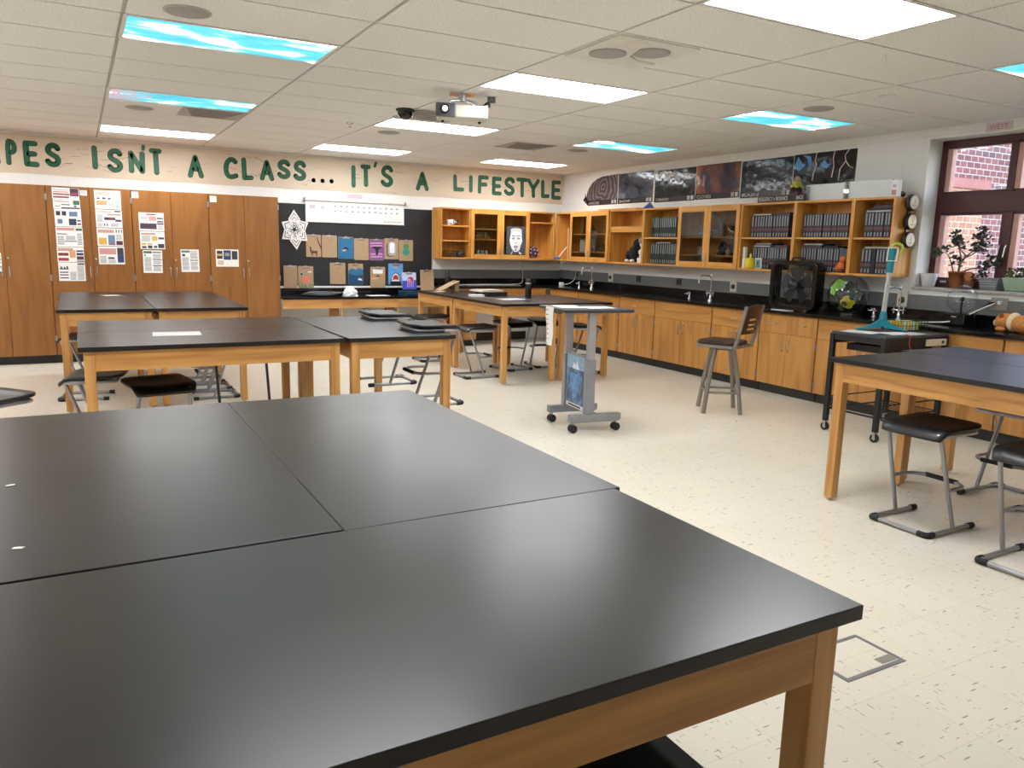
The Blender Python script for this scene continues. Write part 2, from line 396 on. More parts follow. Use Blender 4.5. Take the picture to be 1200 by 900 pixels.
for j in range(-14, 12):
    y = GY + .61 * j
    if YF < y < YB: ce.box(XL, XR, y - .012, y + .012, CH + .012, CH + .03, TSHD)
structure(ce.build('ceiling'), 'suspended ceiling of off-white mineral tiles in a grid', 'ceiling')

LS = 9.0
E_WHITE = emit('lit_white_lens', (.955, .98, 1.015, 1), LS)
def sky_lens(name, blossom=False):
    N = Nodes(name); e = N.n('ShaderNodeEmission', Strength=8.0)
    tc = N.n('ShaderNodeTexCoord'); oi = N.n('ShaderNodeObjectInfo')
    m = N.n('ShaderNodeMath', operation='MULTIPLY'); m.inputs[1].default_value = 50; N.l(oi.outputs['Random'], m.inputs[0])
    ad = N.n('ShaderNodeVectorMath', operation='ADD'); N.l(tc.outputs['Object'], ad.inputs[0]); N.l(m.outputs[0], ad.inputs[1])
    mp = N.n('ShaderNodeMapping'); mp.inputs['Scale'].default_value = (1.2, 2.4, 1); N.l(ad.outputs[0], mp.inputs['Vector'])
    no = N.n('ShaderNodeTexNoise', Scale=1.7, Detail=4.0, Roughness=.5, Distortion=.4); N.l(mp.outputs[0], no.inputs['Vector'])
    r = N.ramp(no.outputs[0], [(.34, (.007, .042, .053, 1)), (.5, (.014, .056, .065, 1)), (.555, (.08, .11, .115, 1)), (.64, (1, .99, .96, 1))])
    out = r.outputs[0]
    if blossom:
        sx = N.n('ShaderNodeSeparateXYZ'); N.l(tc.outputs['Object'], sx.inputs[0])
        n2 = N.n('ShaderNodeTexNoise', Scale=34.0, Detail=2.0); N.l(tc.outputs['Object'], n2.inputs['Vector'])
        g = N.n('ShaderNodeMath', operation='MULTIPLY_ADD'); g.inputs[1].default_value = -.45; g.inputs[2].default_value = -.03; N.l(sx.outputs[0], g.inputs[0])
        a2 = N.n('ShaderNodeMath', operation='ADD'); N.l(g.outputs[0], a2.inputs[0]); N.l(n2.outputs[0], a2.inputs[1])
        gt = N.n('ShaderNodeMath', operation='GREATER_THAN'); gt.inputs[1].default_value = .66; N.l(a2.outputs[0], gt.inputs[0])
        mx = N.n('ShaderNodeMix', data_type='RGBA'); N.l(gt.outputs[0], mx.inputs[0]); N.l(out, mx.inputs[6]); mx.inputs[7].default_value = (.05, .028, .03, 1)
        out = mx.outputs[2]
    N.l(out, e.inputs[0]); N.l(e.outputs[0], N.out.inputs[0]); return N.m
E_SKY = sky_lens('sky_print_lens'); E_BLOS = sky_lens('blossom_sky_print_lens', True)
FRAMEW = flat('white_troffer_frame', (226, 222, 214), .4)
SKYSET = {(2, 4): 'far right sky-print ceiling light above the weather posters', (2, 0): 'sky-print ceiling light over the stool chair beside a round speaker',
          (2, -4): 'sky-print ceiling light cut by the right edge of the view', (-2, 0): 'large sky-print ceiling light at top left, blue with clouds',
          (-2, 4): 'sky-print ceiling light with pink blossom at its left end'}
WHT = {(0, 0): 'white ceiling light just behind the projector, beside the double grille panel', (0, 4): 'white ceiling light between the black dome and the banner, in front of the projector',
       (0, 8): 'small far white ceiling light above the word CLASS', (2, 8): 'far white ceiling light above the word LIFESTYLE',
       (0, -4): 'largest nearest white ceiling light at the top right', (-2, 8): 'white ceiling light above the word ISN\'T at the left'}
def ceil_light(i, j, m, label, grp):
    a, b_, c, d = cell(i, j); cx, cy = (a + b_) / 2, (c + d) / 2
    t = thing('ceiling_light', label, 'ceiling light', (cx, cy, CH), 0, grp)
    f = MB(); hx, hy, lx, ly = .606, .3015, .585, .274
    f.box(-hx, -lx, -hy, hy, -.002, .028, FRAMEW); f.box(lx, hx, -hy, hy, -.002, .028, FRAMEW)
    f.box(-lx, lx, -hy, -ly, -.002, .028, FRAMEW); f.box(-lx, lx, ly, hy, -.002, .028, FRAMEW)
    f.build('frame', t)
    MB().box(-lx, lx, -ly, ly, .004, .010, m).build('diffuser', t)
k = 0
for (i, j) in sorted(LIGHTS):
    a, b_, c, d = cell(i, j)
    if a < XL or c < YF or (i, j) in ((0, -8), (-4, -8), (-2, -8)): continue
    if (i, j) in SKYSET: ceil_light(i, j, E_BLOS if (i, j) == (-2, 4) else E_SKY, SKYSET[(i, j)], 'sky-print ceiling lights')
    elif (i, j) in WHT: ceil_light(i, j, E_WHITE, WHT[(i, j)], 'white ceiling lights')
    else:  # unseen fixtures, added on the same grid to brighten the room
        ceil_light(i, j, E_WHITE, 'added white ceiling light outside the view, over the %s part of the room' % ('left' if i < -2 else 'near'), 'added ceiling lights beyond the view')
# flush round speakers / detectors
SPK = flat('speaker_grille_grey', (168, 162, 158), .6, var=.1, scale=200)
for x, y, r, lb in ((.6, 4.73, .11, 'round speaker grille beside the large blue sky light'), (.6, 8.35, .11, 'round speaker grille near the blossom sky light'),
                    (5.48, 4.68, .11, 'round speaker grille beside the sky light above the stool chair'), (3.06, 8.36, .11, 'round speaker grille beyond the second white light'),
                    (5.5, 8.31, .11, 'round speaker grille by the far right sky light')):
    t = thing('ceiling_speaker', lb, 'speaker', (x, y, CH), 0, 'round ceiling speakers')
    MB().lathe([(r + .012, 0), (r + .012, -.006), (r, -.008)], TBAR, n=28).build('rim', t)
    MB().lathe([(r, -.004), (r, -.0095), (.02, -.012)], SPK, n=28).build('grille', t)
t = thing('smoke_detector', 'small flat white disc on the ceiling tile near the right wall', 'detector', (5.45, 4.02, CH))
MB().lathe([(.055, 0), (.055, -.008), (.03, -.012)], TILE).build('disc', t)
# square vents
VENT = flat('vent_grey', (176, 170, 164), .55); VENTD = flat('vent_slot_dark', (138, 132, 126), .6)
for x, y, lb in ((1.22, 8.28, 'dark square ceiling vent below the blossom sky light'), (3.0, 7.05, 'square ceiling vent behind the projector'), (4.8, 8.4, 'long ceiling vent before the far right lights')):
    t = thing('ceiling_vent', lb, 'vent', (x, y, CH), 0, 'ceiling vents')
    MB().box(-.28, .28, -.28, .28, -.006, .0, VENT).build('plate', t, .002)
    s = MB()
    for q in range(5): s.box(-.24 + .022 * q, .24 - .022 * q, -.24 + .1 * q, -.19 + .1 * q, -.011, -.006, VENTD)
    s.build('louvre', t)
# double circular grille panel
t = thing('ceiling_diffuser_panel', 'square ceiling panel with two round grilles near the large white light', 'diffuser', (3.06, 4.075, CH))
MB().prism(rrect(-.3, .3, -.3, .3, .02), FRAMEW, -.012, .0, 'z').build('panel', t, .003)
for sx, sy in ((-.13, .06), (.08, -.1)):
    MB().lathe([(.115, -.012), (.115, -.02), (.1, -.024), (.02, -.026)], SPK, (sx, sy, 0), 28).build('round_grille', t)
MB().tube([(-.1, -.28, -.013), (-.04, -.1, -.016), (0, .02, -.016), (.12, .1, -.016), (.28, .12, -.013)], .008, FRAMEW).build('swirl_rib', t)
# black camera dome
t = thing('camera_dome', 'small black dome camera on the ceiling left of the projector', 'camera', (2.674, 6.874, CH))
MB().lathe([(.085, 0), (.085, -.015), (.075, -.02)], BLACK).build('ring', t); MB().lathe([(.072, -.018), (.068, -.05), (.05, -.075), (.02, -.09), (.001, -.093)], BLKGLOSS).build('dome', t)
# projector on a ceiling mount
t = thing('projector', 'white ceiling projector hung from a metal bracket', 'projector', (2.78, 5.9, CH), radians(-20))
MB().prism(rrect(-.20, .20, -.12, .12, .03), CREAM, -.20, -.105, 'z').build('body', t, .01)
o = MB().prism(rrect(-.22, -.06, -.15, -.11, .015), flat('projector_grey_face', (96, 98, 104), .4), -.205, -.1, 'z').build('front_face', t, .006)
l = MB().lathe([(.036, 0), (.036, .04), (.026, .042), (.024, .03)], BLKGLOSS, mtx=Matrix.Translation((-.15, -.148, -.15)) @ Matrix.Rotation(pi / 2, 4, 'X'))
l.build('lens_barrel', t)
MB().sphere((-.15, -.183, -.15), .02, emit('projector_lens_glow', (.75, .8, 1, 1), 4), sc=(1, .4, 1)).build('lens', t)
m = MB(); m.box(-.1, .1, -.07, .07, -.012, 0, CHROME); m.cyl((0, 0, 0), (0, 0, -.06), .03, ALU)
for sx in (-1, 1):
    for sy in (-1, 1): m.tube([(.0, 0, -.05), (sx * .1, sy * .06, -.07), (sx * .12, sy * .07, -.108)], .008, CHROME)
m.build('mount', t)
for sx in (-.15, .15): MB().cyl((sx, .08, -.2), (sx, .08, -.215), .012, BLACK).build('foot', t)
t = thing('sensor_camera', 'small black swivel camera on the ceiling right of the projector', 'camera', (3.02, 5.86, CH), radians(-30))
MB().box(-.05, .05, -.04, .04, -.008, 0, FRAMEW).build('plate', t); MB().box(-.03, .035, -.028, .028, -.05, -.008, GREYD).build('box', t, .004)
m = MB(); m.sphere((-.03, -.01, -.075), .026, BLACK); m.tube([(-.03, -.01, -.075), (-.07, -.03, -.1)], .02, BLACK); m.build('head', t)
MB().tube([(-.028, -.034, -.082), (-.066, -.05, -.1)], .006, WHITE).build('stripe', t)
t = thing('sprinkler_head', 'small chrome sprinkler head on the ceiling near the far lights', 'sprinkler', (2.508, 7.986, CH))
MB().lathe([(.035, 0), (.03, -.008), (.01, -.012), (.008, -.035), (.02, -.038), (.018, -.042)], CHROME, n=14).build('head', t)
t = thing('ceiling_hook', 'tiny white hanging clip below the ceiling right of the largest light', 'hook', (4.362, 3.267, CH))
MB().tube(rounded([(0, 0, 0), (0, 0, -.03), (.012, 0, -.045), (0, 0, -.055)], .01), .004, WHITE).box(-.008, .008, -.003, .003, -.03, -.0, WHITE).build('clip', t)
# ------------------------------------------------------------------ tall oak cabinets
FY = 10.66
def handle(mb, x, z0, z1, y):      # upright bow pull on a face looking toward -y
    mb.tube(rounded([(x, y, z0), (x, y - .028, z0 + .004), (x, y - .028, z1 - .004), (x, y, z1)], .012, 3), .005, NICKEL, n=6)
def tall_cabinet(x0, x1, label):
    w = x1 - x0; t = thing('tall_cabinet', label, 'cabinet', (x0, FY, 0), 0, 'tall oak storage cabinets')
    b = MB(); b.box(.001, w - .001, .022, YB - FY - .002, .10, 2.08, W_CABZ); b.build('carcass', t)
    MB().box(.001, w - .001, .085, YB - FY - .002, 0, .1, VBLACK).build('plinth', t)
    for k in (0, 1):
        a = .004 if k == 0 else w / 2 + .002; c = w / 2 - .002 if k == 0 else w - .004
        d = MB().box(a, c, 0, .02, .104, 2.076, W_CABZ).build('door', t, .0015, 1)
        h = MB(); hx = w / 2 - .035 if k == 0 else w / 2 + .035; handle(h, hx, 1.03, 1.15, 0); h.build('handle', d)
        if k: MB().lathe([(.011, 0), (.011, .006), (.008, .007)], NICKEL, n=12, mtx=Matrix.Translation((hx - .005, 0, 1.245)) @ Matrix.Rotation(pi / 2, 4, 'X')).build('lock', d)
        for hz in (.3, 1.02, 1.95):
            xx = .006 if k == 0 else w - .006
            MB().cyl((xx, -.006, hz - .035), (xx, -.006, hz + .035), .006, NICKEL, n=8).build('hinge', d)
    return t
SE = [-3.19, -2.5, -1.64, -.74 - .44, -.277, .613, 1.4935, 2.367]
tall_cabinet(-2.93, -2.05, 'tall oak cabinet out of view farthest left'); tall_cabinet(-2.05, -1.165, 'tall oak cabinet out of view at the left')
tall_cabinet(-1.165, -.277, 'tall oak cabinet with plain doors at the left edge of the view')
tall_cabinet(-.277, .613, 'tall oak cabinet carrying the two long columns of printed sheets')
tall_cabinet(.613, 1.4935, 'tall oak cabinet with sheets on both doors, third in the visible row')
tall_cabinet(1.4935, 2.367, 'tall oak cabinet next to the black bulletin board with one small photo sheet')

# printed sheets on the doors (flat paper)
INK = {k: flat('ink_' + k, c, .6, var=.04) for k, c in dict(grey=(150, 148, 150), dark=(62, 58, 64), red=(150, 84, 92), plum=(92, 56, 74), orange=(222, 160, 110), pink=(206, 150, 142), blue=(112, 130, 160),
        navy=(52, 66, 104), green=(70, 110, 84), teal=(80, 130, 140), gold=(216, 172, 84), lilac=(196, 184, 196), tan=(206, 184, 166), brick=(160, 62, 58), lime=(110, 180, 90)).items()}
def sheet(name, label, x0, x1, z0, z1, y, rects, shear=0.0, group=None, base=None, lines=None, cat='sheet'):
    """a sheet of paper on a face that looks to -y; rects in 0..1 (u right, v up)"""
    w, h = x1 - x0, z1 - z0; cx, cz = (x0 + x1) / 2, (z0 + z1) / 2
    mb = MB(); mb.box(-w / 2, w / 2, -.0015, 0, -h / 2, h / 2, base or WHITE)
    k = 0
    for r in rects:
        u0, v0, u1, v1, c = r; k += 1; d = -.0017 - .00008 * k
        mb.add([((u0 - .5) * w, d, (v0 - .5) * h), ((u1 - .5) * w, d, (v0 - .5) * h), ((u1 - .5) * w, d, (v1 - .5) * h), ((u0 - .5) * w, d, (v1 - .5) * h)], [(0, 1, 2, 3)], INK[c] if isinstance(c, str) else c)
    for (u0, u1, v0, v1, n) in (lines or []):
        for q in range(n):
            v = v0 + (v1 - v0) * (q + .5) / n; e = u1 - random.random() * .12 * (u1 - u0); hh = (v1 - v0) / n * .28
            mb.add([((u0 - .5) * w, -.0016, (v - hh - .5) * h), ((e - .5) * w, -.0016, (v - hh - .5) * h), ((e - .5) * w, -.0016, (v + hh - .5) * h), ((u0 - .5) * w, -.0016, (v + hh - .5) * h)], [(0, 1, 2, 3)], INK['grey'])
    o = mb.build(name, loc=(cx, y, cz)); o.rotation_euler = (0, shear, 0)
    return tag(o, label, cat, group)
G = 'printed sheets taped to the oak cabinet doors'; SY = FY - .0006
sheet('printed_sheet', 'topmost sheet of the left column, plum title block with red lines', -.209, .067, 1.93, 2.06, SY, [(.66, .3, .98, .98, 'plum'), (.04, .1, .62, .26, 'red'), (.04, .36, .64, .5, 'red'), (.04, .58, .6, .68, 'pink'), (.04, .76, .6, .84, 'lilac'), (.7, .4, .94, .6, 'red')], .01, G)
sheet('printed_sheet', 'second sheet of the left column with a green panel at its right', -.206, .071, 1.824, 1.928, SY, [(.74, .45, .98, .92, 'green'), (.3, .0, .98, .14, 'dark'), (.76, .2, .86, .36, 'navy'), (.3, .38, .62, .48, 'dark'), (.03, .72, .6, .82, 'pink'), (.06, .2, .26, .3, 'grey')], .0, G)
sheet('printed_sheet', 'third sheet of the left column with two dark round pictures', -.2, .074, 1.618, 1.822, SY, [(.06, .62, .22, .86, 'dark'), (.28, .62, .44, .86, 'dark'), (.55, .58, .86, .84, 'blue'), (.52, .08, .8, .44, 'dark'), (.1, .16, .28, .42, 'blue'), (.83, .1, .97, .2, 'brick'), (.83, .3, .97, .38, 'navy'), (.56, .14, .76, .36, 'navy')], -.01, G)
sheet('printed_sheet', 'fourth sheet of the left column, mostly grey text with a pink title strip', -.2, .077, 1.383, 1.613, SY, [(.04, .82, .7, .96, 'pink'), (.74, .82, .98, .94, 'green'), (.3, .26, .76, .3, 'dark'), (.04, .62, .4, .67, 'red')], 0, G, lines=[(.05, .3, .1, .55, 6), (.36, .72, .34, .56, 4), (.78, .97, .1, .7, 9)])
sheet('printed_sheet', 'fifth sheet of the left column with red and black pictures', -.202, .075, 1.205, 1.378, SY, [(.04, .42, .42, .62, 'brick'), (.04, .08, .42, .28, 'brick'), (.08, .5, .2, .58, 'dark'), (.26, .5, .4, .58, 'dark'), (.46, .3, .68, .8, 'orange'), (.04, .74, .6, .94, 'pink'), (.72, .7, .98, .8, 'dark'), (.72, .46, .98, .62, 'navy'), (.72, .16, .98, .4, 'plum'), (.72, .03, .98, .1, 'dark')], 0, G)
sheet('printed_sheet', 'lowest sheet of the left column with a black jagged skyline', -.2, .077, .983, 1.2, SY, [(.04, .62, .38, .68, 'dark'), (.08, .68, .14, .78, 'dark'), (.2, .68, .26, .76, 'dark'), (.3, .68, .36, .8, 'dark'), (.72, .88, .98, .96, 'dark'), (.04, .44, .36, .5, 'plum'), (.04, .3, .36, .36, 'plum'), (.04, .14, .36, .2, 'plum')], 0, G, lines=[(.42, .66, .06, .5, 8), (.7, .97, .06, .84, 14)])
sheet('printed_sheet', 'topmost sheet of the second column with an orange box', .223, .504, 1.838, 2.055, SY, [(.06, .2, .46, .44, 'orange'), (.05, .74, .6, .92, 'tan'), (.1, .52, .2, .6, 'dark'), (.3, .52, .42, .62, 'dark'), (.5, .52, .62, .6, 'dark')], 0, G, lines=[(.5, .72, .12, .46, 6), (.76, .96, .1, .9, 14)])
sheet('printed_sheet', 'second sheet of the second column with small dark photos in its middle', .224, .505, 1.62, 1.83, SY, [(.32, .42, .74, .58, 'dark'), (.74, .34, .97, .46, 'navy'), (.72, .88, .96, .96, 'dark'), (.44, .68, .94, .78, 'pink'), (.05, .84, .6, .92, 'tan'), (.5, .45, .7, .53, 'brick'), (.3, .08, .34, .24, 'dark'), (.4, .08, .44, .24, 'dark'), (.55, .06, .84, .26, 'lilac')], 0, G, lines=[(.05, .28, .3, .72, 8), (.05, .26, .04, .24, 4)])
sheet('printed_sheet', 'third sheet of the second column with tan and blue squares', .225, .506, 1.402, 1.612, SY, [(.06, .08, .36, .46, 'gold'), (.42, .06, .68, .62, 'blue'), (.72, .06, .97, .3, 'plum'), (.04, .74, .66, .92, 'pink'), (.72, .76, .76, .94, 'dark'), (.82, .76, .86, .94, 'dark'), (.92, .76, .96, .94, 'dark'), (.44, .06, .66, .12, 'brick')], 0, G, lines=[(.72, .97, .36, .66, 5)])
sheet('printed_sheet', 'lowest sheet of the second column with a navy stripe down its right side', .229, .509, 1.184, 1.395, SY, [(.72, .1, .97, .94, 'navy'), (.04, .56, .68, .9, 'pink'), (.36, .3, .6, .4, 'dark'), (.74, .6, .95, .9, 'dark')], 0, G, lines=[(.05, .3, .06, .46, 7), (.36, .66, .06, .26, 4)])
sheet('printed_sheet', 'sheet with a plum sunset picture on the third visible cabinet', .687, .968, 1.595, 1.815, SY, [(.04, .1, .7, .42, 'plum'), (.08, .18, .66, .34, 'dark'), (.4, .56, .7, .8, 'pink'), (.72, .66, .97, .74, 'dark'), (.72, .48, .97, .56, 'dark'), (.3, .86, .68, .94, 'brick'), (.06, .62, .36, .8, 'lilac'), (.72, .36, .97, .44, 'dark')], 0, G, lines=[(.74, .97, .06, .32, 5)])
sheet('printed_sheet', 'sheet with a gold square under the sunset sheet', .69, .967, 1.376, 1.588, SY, [(.48, .48, .7, .74, 'gold'), (.74, .56, .97, .68, 'plum'), (.06, .04, .24, .16, 'dark'), (.3, .04, .48, .2, 'dark'), (.72, .06, .97, .3, 'dark'), (.54, .06, .68, .2, 'green'), (.05, .8, .64, .92, 'pink'), (.06, .22, .24, .34, 'gold'), (.3, .24, .48, .34, 'gold')], 0, G, lines=[(.06, .44, .42, .76, 7)])
sheet('printed_sheet', 'letter-size sheet with a green header under the gold-square sheet', .71, .928, 1.083, 1.36, SY, [(.04, .86, .46, .96, 'green'), (.06, .74, .16, .82, 'lime'), (.5, .58, .96, .62, 'dark'), (.5, .3, .96, .34, 'dark'), (.5, .88, .94, .94, 'teal')], .01, G, lines=[(.08, .44, .08, .7, 13), (.52, .94, .08, .28, 5), (.52, .94, .38, .55, 4), (.52, .94, .65, .84, 4)])
sheet('printed_sheet', 'letter-size text sheet alone on the right door of the third visible cabinet', 1.143, 1.357, 1.098, 1.378, SY, [(.04, .86, .5, .96, 'teal'), (.08, .7, .24, .8, 'dark'), (.5, .5, .94, .54, 'dark')], -.01, G, lines=[(.08, .44, .08, .66, 12), (.52, .94, .08, .46, 8), (.52, .94, .58, .94, 7)])
sheet('printed_sheet', 'small landscape photo sheet on the last tall cabinet', 1.559, 1.84, 1.168, 1.388, SY, [(.05, .45, .3, .92, 'dark'), (.34, .4, .66, .95, 'navy'), (.7, .42, .95, .92, 'dark'), (.08, .1, .34, .36, 'tan'), (.4, .62, .6, .8, 'grey'), (.06, .62, .28, .74, 'gold')], 0, G)
for x0, x1, z0, z1, lb in ((.078, .149, 1.983, 2.043, 'small white label card beside the top of the left sheet column'), (.623, .698, 1.983, 2.055, 'small white label card at the top left of the third visible cabinet'),
                           (1.516, 1.594, 1.978, 2.052, 'small white label card at the top left of the last tall cabinet'), (-.8, -.757, 1.09, 1.3, 'narrow white card on the door at the left edge')):
    sheet('label_card', lb, x0, x1, z0, z1, SY, [(.1, .2, .9, .3, 'pink')], 0, 'label cards on the cabinets', lines=[(.1, .9, .4, .9, 3)], cat='card')

# ------------------------------------------------------------------ lettered banner
GLY = {
 'A': [[(0, 0), (.5, 1), (1, 0)], [(.2, .36), (.8, .36)]], 'P': [[(.1, 0), (.1, 1), (.55, 1), (.9, .88), (.95, .7), (.85, .54), (.5, .47), (.1, .47)]],
 'E': [[(.95, 1), (.05, 1), (.05, 0), (1, 0)], [(.05, .5), (.85, .5)]], 'S': [[(.93, .84), (.8, .97), (.5, 1), (.2, .93), (.06, .76), (.16, .6), (.5, .5), (.82, .4), (.96, .24), (.84, .07), (.5, 0), (.2, .04), (.02, .17)]],
 'I': [[(.5, 0), (.5, 1)]], 'N': [[(.05, 0), (.05, 1), (.9, 0), (.95, 1)]], "'": [[(.8, 1), (.3, 0)]], 'T': [[(0, 1), (1, 1)], [(.5, 1), (.55, 0)]],
 'C': [[(.95, .86), (.7, 1), (.38, .95), (.1, .72), (.02, .4), (.16, .1), (.5, 0), (.98, .1)]], 'L': [[(.05, 1), (.1, 0), (1, .03)]], '.': [[(.5, .5), (.51, .5)]],
 'F': [[(.95, 1), (.08, 1), (.05, 0)], [(.08, .5), (.8, .52)]], 'Y': [[(0, 1), (.5, .48), (1, 1)], [(.5, .48), (.55, 0)]]}
def stroke(mb, pts, r, m, y):
    """marker stroke with round ends, lying in the plane y"""
    for i, (a, b) in enumerate(pts):
        n = 14; mb.add([(a + r * cos(2 * pi * k / n), y, b + r * sin(2 * pi * k / n)) for k in range(n)], [tuple(range(n))], m)
        if i:
            c, d = pts[i - 1]; L = math.hypot(a - c, b - d) or 1; nx, nz = -(b - d) / L * r, (a - c) / L * r; yy = y - .0002
            mb.add([(c + nx, yy, d + nz), (a + nx, yy, b + nz), (a - nx, yy, b - nz), (c - nx, yy, d - nz)], [(0, 1, 2, 3)], m)
GREEN = flat('green_poster_paint', (30, 98, 66), .5, var=.22, scale=14); OUTL = flat('black_marker', (24, 34, 30), .5)
BANP = flat('cream_banner_paper', (212, 196, 172), .65, var=.03, scale=2)
LET = [('A',-.812,2.316,-.716,2.598),('P',-.668,2.319,-.537,2.62),('E',-.487,2.314,-.323,2.616),('S',-.267,2.323,-.086,2.615),('I',.238,2.329,.295,2.617),('S',.398,2.304,.588,2.603),('N',.635,2.31,.842,2.588),("'",.795,2.594,.846,2.67),('T',.884,2.305,1.034,2.636),('A',1.332,2.298,1.531,2.593),('C',1.774,2.306,1.97,2.605),('L',2.006,2.31,2.166,2.605),('A',2.246,2.32,2.439,2.596),('S',2.477,2.353,2.671,2.621),('S',2.697,2.343,2.888,2.623),('.',2.949,2.336,3.013,2.398),('.',3.075,2.335,3.141,2.398),('.',3.206,2.337,3.272,2.399),('I',3.525,2.299,3.593,2.613),('T',3.665,2.32,3.82,2.634),("'",3.852,2.6,3.922,2.684),('S',3.965,2.332,4.171,2.651),('A',4.522,2.313,4.731,2.591),('L',5.129,2.333,5.326,2.59),('I',5.405,2.332,5.473,2.595),('F',5.553,2.322,5.759,2.605),('E',5.804,2.313,5.989,2.599),('S',6.022,2.316,6.233,2.613),('T',6.251,2.305,6.461,2.614),('Y',6.451,2.308,6.687,2.61),('L',6.709,2.313,6.884,2.603),('E',6.912,2.302,7.108,2.611)]
bt = thing('lettered_banner', 'long cream paper banner with green hand-painted letters across the back wall', 'banner', (0, YB, 0))
bb = MB(); nseg = 40
for i in range(nseg):
    a, b_ = -2.4 + 9.54 * i / nseg, -2.4 + 9.54 * (i + 1) / nseg
    za = 2.232 + .006 * sin(i * 1.7); zb = 2.232 + .006 * sin((i + 1) * 1.7)
    bb.add([(a, -.006, za), (b_, -.006, zb), (b_, -.006, 2.688), (a, -.006, 2.688), (a, -.001, za), (b_, -.001, zb), (b_, -.001, 2.688), (a, -.001, 2.688)], [(0, 1, 2, 3), (4, 7, 6, 5), (0, 4, 5, 1), (3, 2, 6, 7)], BANP)
RS = random.Random(3)
for q in range(90):
    x = RS.uniform(-.3, 7.0); z = RS.uniform(2.25, 2.66); c = [INK['brick'], INK['dark'], INK['pink'], INK['red'], INK['pink']][q % 5]
    pts = [(x, z)]; dx = RS.uniform(.018, .03); sl = RS.uniform(-.3, .4)
    for s in range(RS.randint(3, 7)): pts.append((pts[-1][0] + dx, z + sl * (pts[-1][0] - x) + RS.uniform(-.012, .012)))
    for i in range(1, len(pts)):
        (a, b_), (c2, d2) = pts[i - 1], pts[i]; bb.add([(a, -.0068, b_ - .002), (c2, -.0068, d2 - .002), (c2, -.0068, d2 + .002), (a, -.0068, b_ + .002)], [(0, 1, 2, 3)], c)
bb.build('paper_strip', bt)
ex = [('T', -2.2, 2.31, -2.0, 2.62), ('A', -1.2, 2.31, -1.0, 2.6)]
for ch, x0, z0, x1, z1 in LET:
    r = .031 if ch not in "'." else (.02 if ch == "'" else .03)
    if ch == 'P': r = .026
    mb = MB()
    def mapc(u, v): return (x0 + r + u * max(0, x1 - x0 - 2 * r), z0 + r + v * max(.001, z1 - z0 - 2 * r))
    for s in GLY[ch]:
        P = [mapc(*p) for p in s]
        if ch in 'SCP':
            for _ in range(2): P = [P[0]] + [c for a, b in zip(P[:-1], P[1:]) for c in ((a[0] * .75 + b[0] * .25, a[1] * .75 + b[1] * .25), (a[0] * .25 + b[0] * .75, a[1] * .25 + b[1] * .75))] + [P[-1]]
        stroke(mb, P, r, OUTL, -.0085); stroke(mb, P, r - .006, GREEN, -.0095)
    mb.build('painted_letter', bt)

# ------------------------------------------------------------------ black bulletin board and what hangs there
BP = flat('black_backing_paper', (34, 34, 36), .7, var=.25, scale=5)
mb = MB(); mb.box(2.40, 4.785, YB - .0135, YB - .0015, .89, 2.035, BP); tag(mb.build('bulletin_board'), 'large black paper covered bulletin board on the back wall', 'board')
tag(MB().box(2.40, 4.785, YB - .03, YB, .862, .884, WHITE).build('ledge_rail', bevel=.002), 'thin white rail under the black bulletin board', 'rail')
BY = YB - .0138
# pull-down chart
t = thing('pull_down_chart', 'white pull-down chart with small drawings, on a roller above the clipboards', 'chart', (3.59, BY, 0))
mb = MB(); mb.box(-.735, .735, -.012, -.009, 1.80, 2.09, PAPER2 if False else WHITE)
RS = random.Random(5)
for rr in range(2):
    for q in range(12):
        x = -.33 + q * .085; z = 2.01 - rr * .065
        mb.add([(x, -.0125, z), (x + .03 + RS.random() * .02, -.0125, z + .002), (x + .03, -.0125, z + .02 + RS.random() * .012), (x + .004, -.0125, z + .016)], [(0, 1, 2, 3)], INK['grey'])
for a, b_, c, d in ((-.68, 1.93, -.42, 1.932), (-.68, 2.05, -.42, 2.052), (-.68, 1.93, -.678, 2.05), (-.56, 1.93, -.558, 2.05), (-.36, 1.92, -.358, 2.06), (-.3, 1.9, .66, 1.902), (-.68, 1.98, -.6, 2.03), (-.52, 1.97, -.46, 2.02)):
    mb.add([(a, -.0124, b_), (c, -.0124, b_), (c, -.0124, d), (a, -.0124, d)], [(0, 1, 2, 3)], INK['lilac'] if c - a > .05 and d - b_ > .02 else INK['grey'])
for q in range(16): mb.add([(.42 + .018 * q, -.0125, 1.822), (.431 + .018 * q, -.0125, 1.822), (.431 + .018 * q, -.0125, 1.836), (.42 + .018 * q, -.0125, 1.836)], [(0, 1, 2, 3)], INK['green' if q < 6 else 'grey'])
mb.build('chart_sheet', t)
MB().cyl((-.75, -.02, 2.10), (.75, -.02, 2.10), .018, CREAM, n=14).build('roller', t); MB().cyl((-.737, -.012, 1.796), (.737, -.012, 1.796), .009, CREAM, n=10).build('bottom_bar', t)
for sx in (-1, 1): MB().box(sx * .75 - .012, sx * .75 + .012, -.04, 0, 2.075, 2.125, STEEL).build('bracket', t, .002)
sheet('pink_note', 'small pink strip of paper above the pull-down chart', 3.461, 3.696, 2.141, 2.205, YB - .0005, [], 0, None, flat('pink_paper', (222, 186, 190), .6), cat='note')
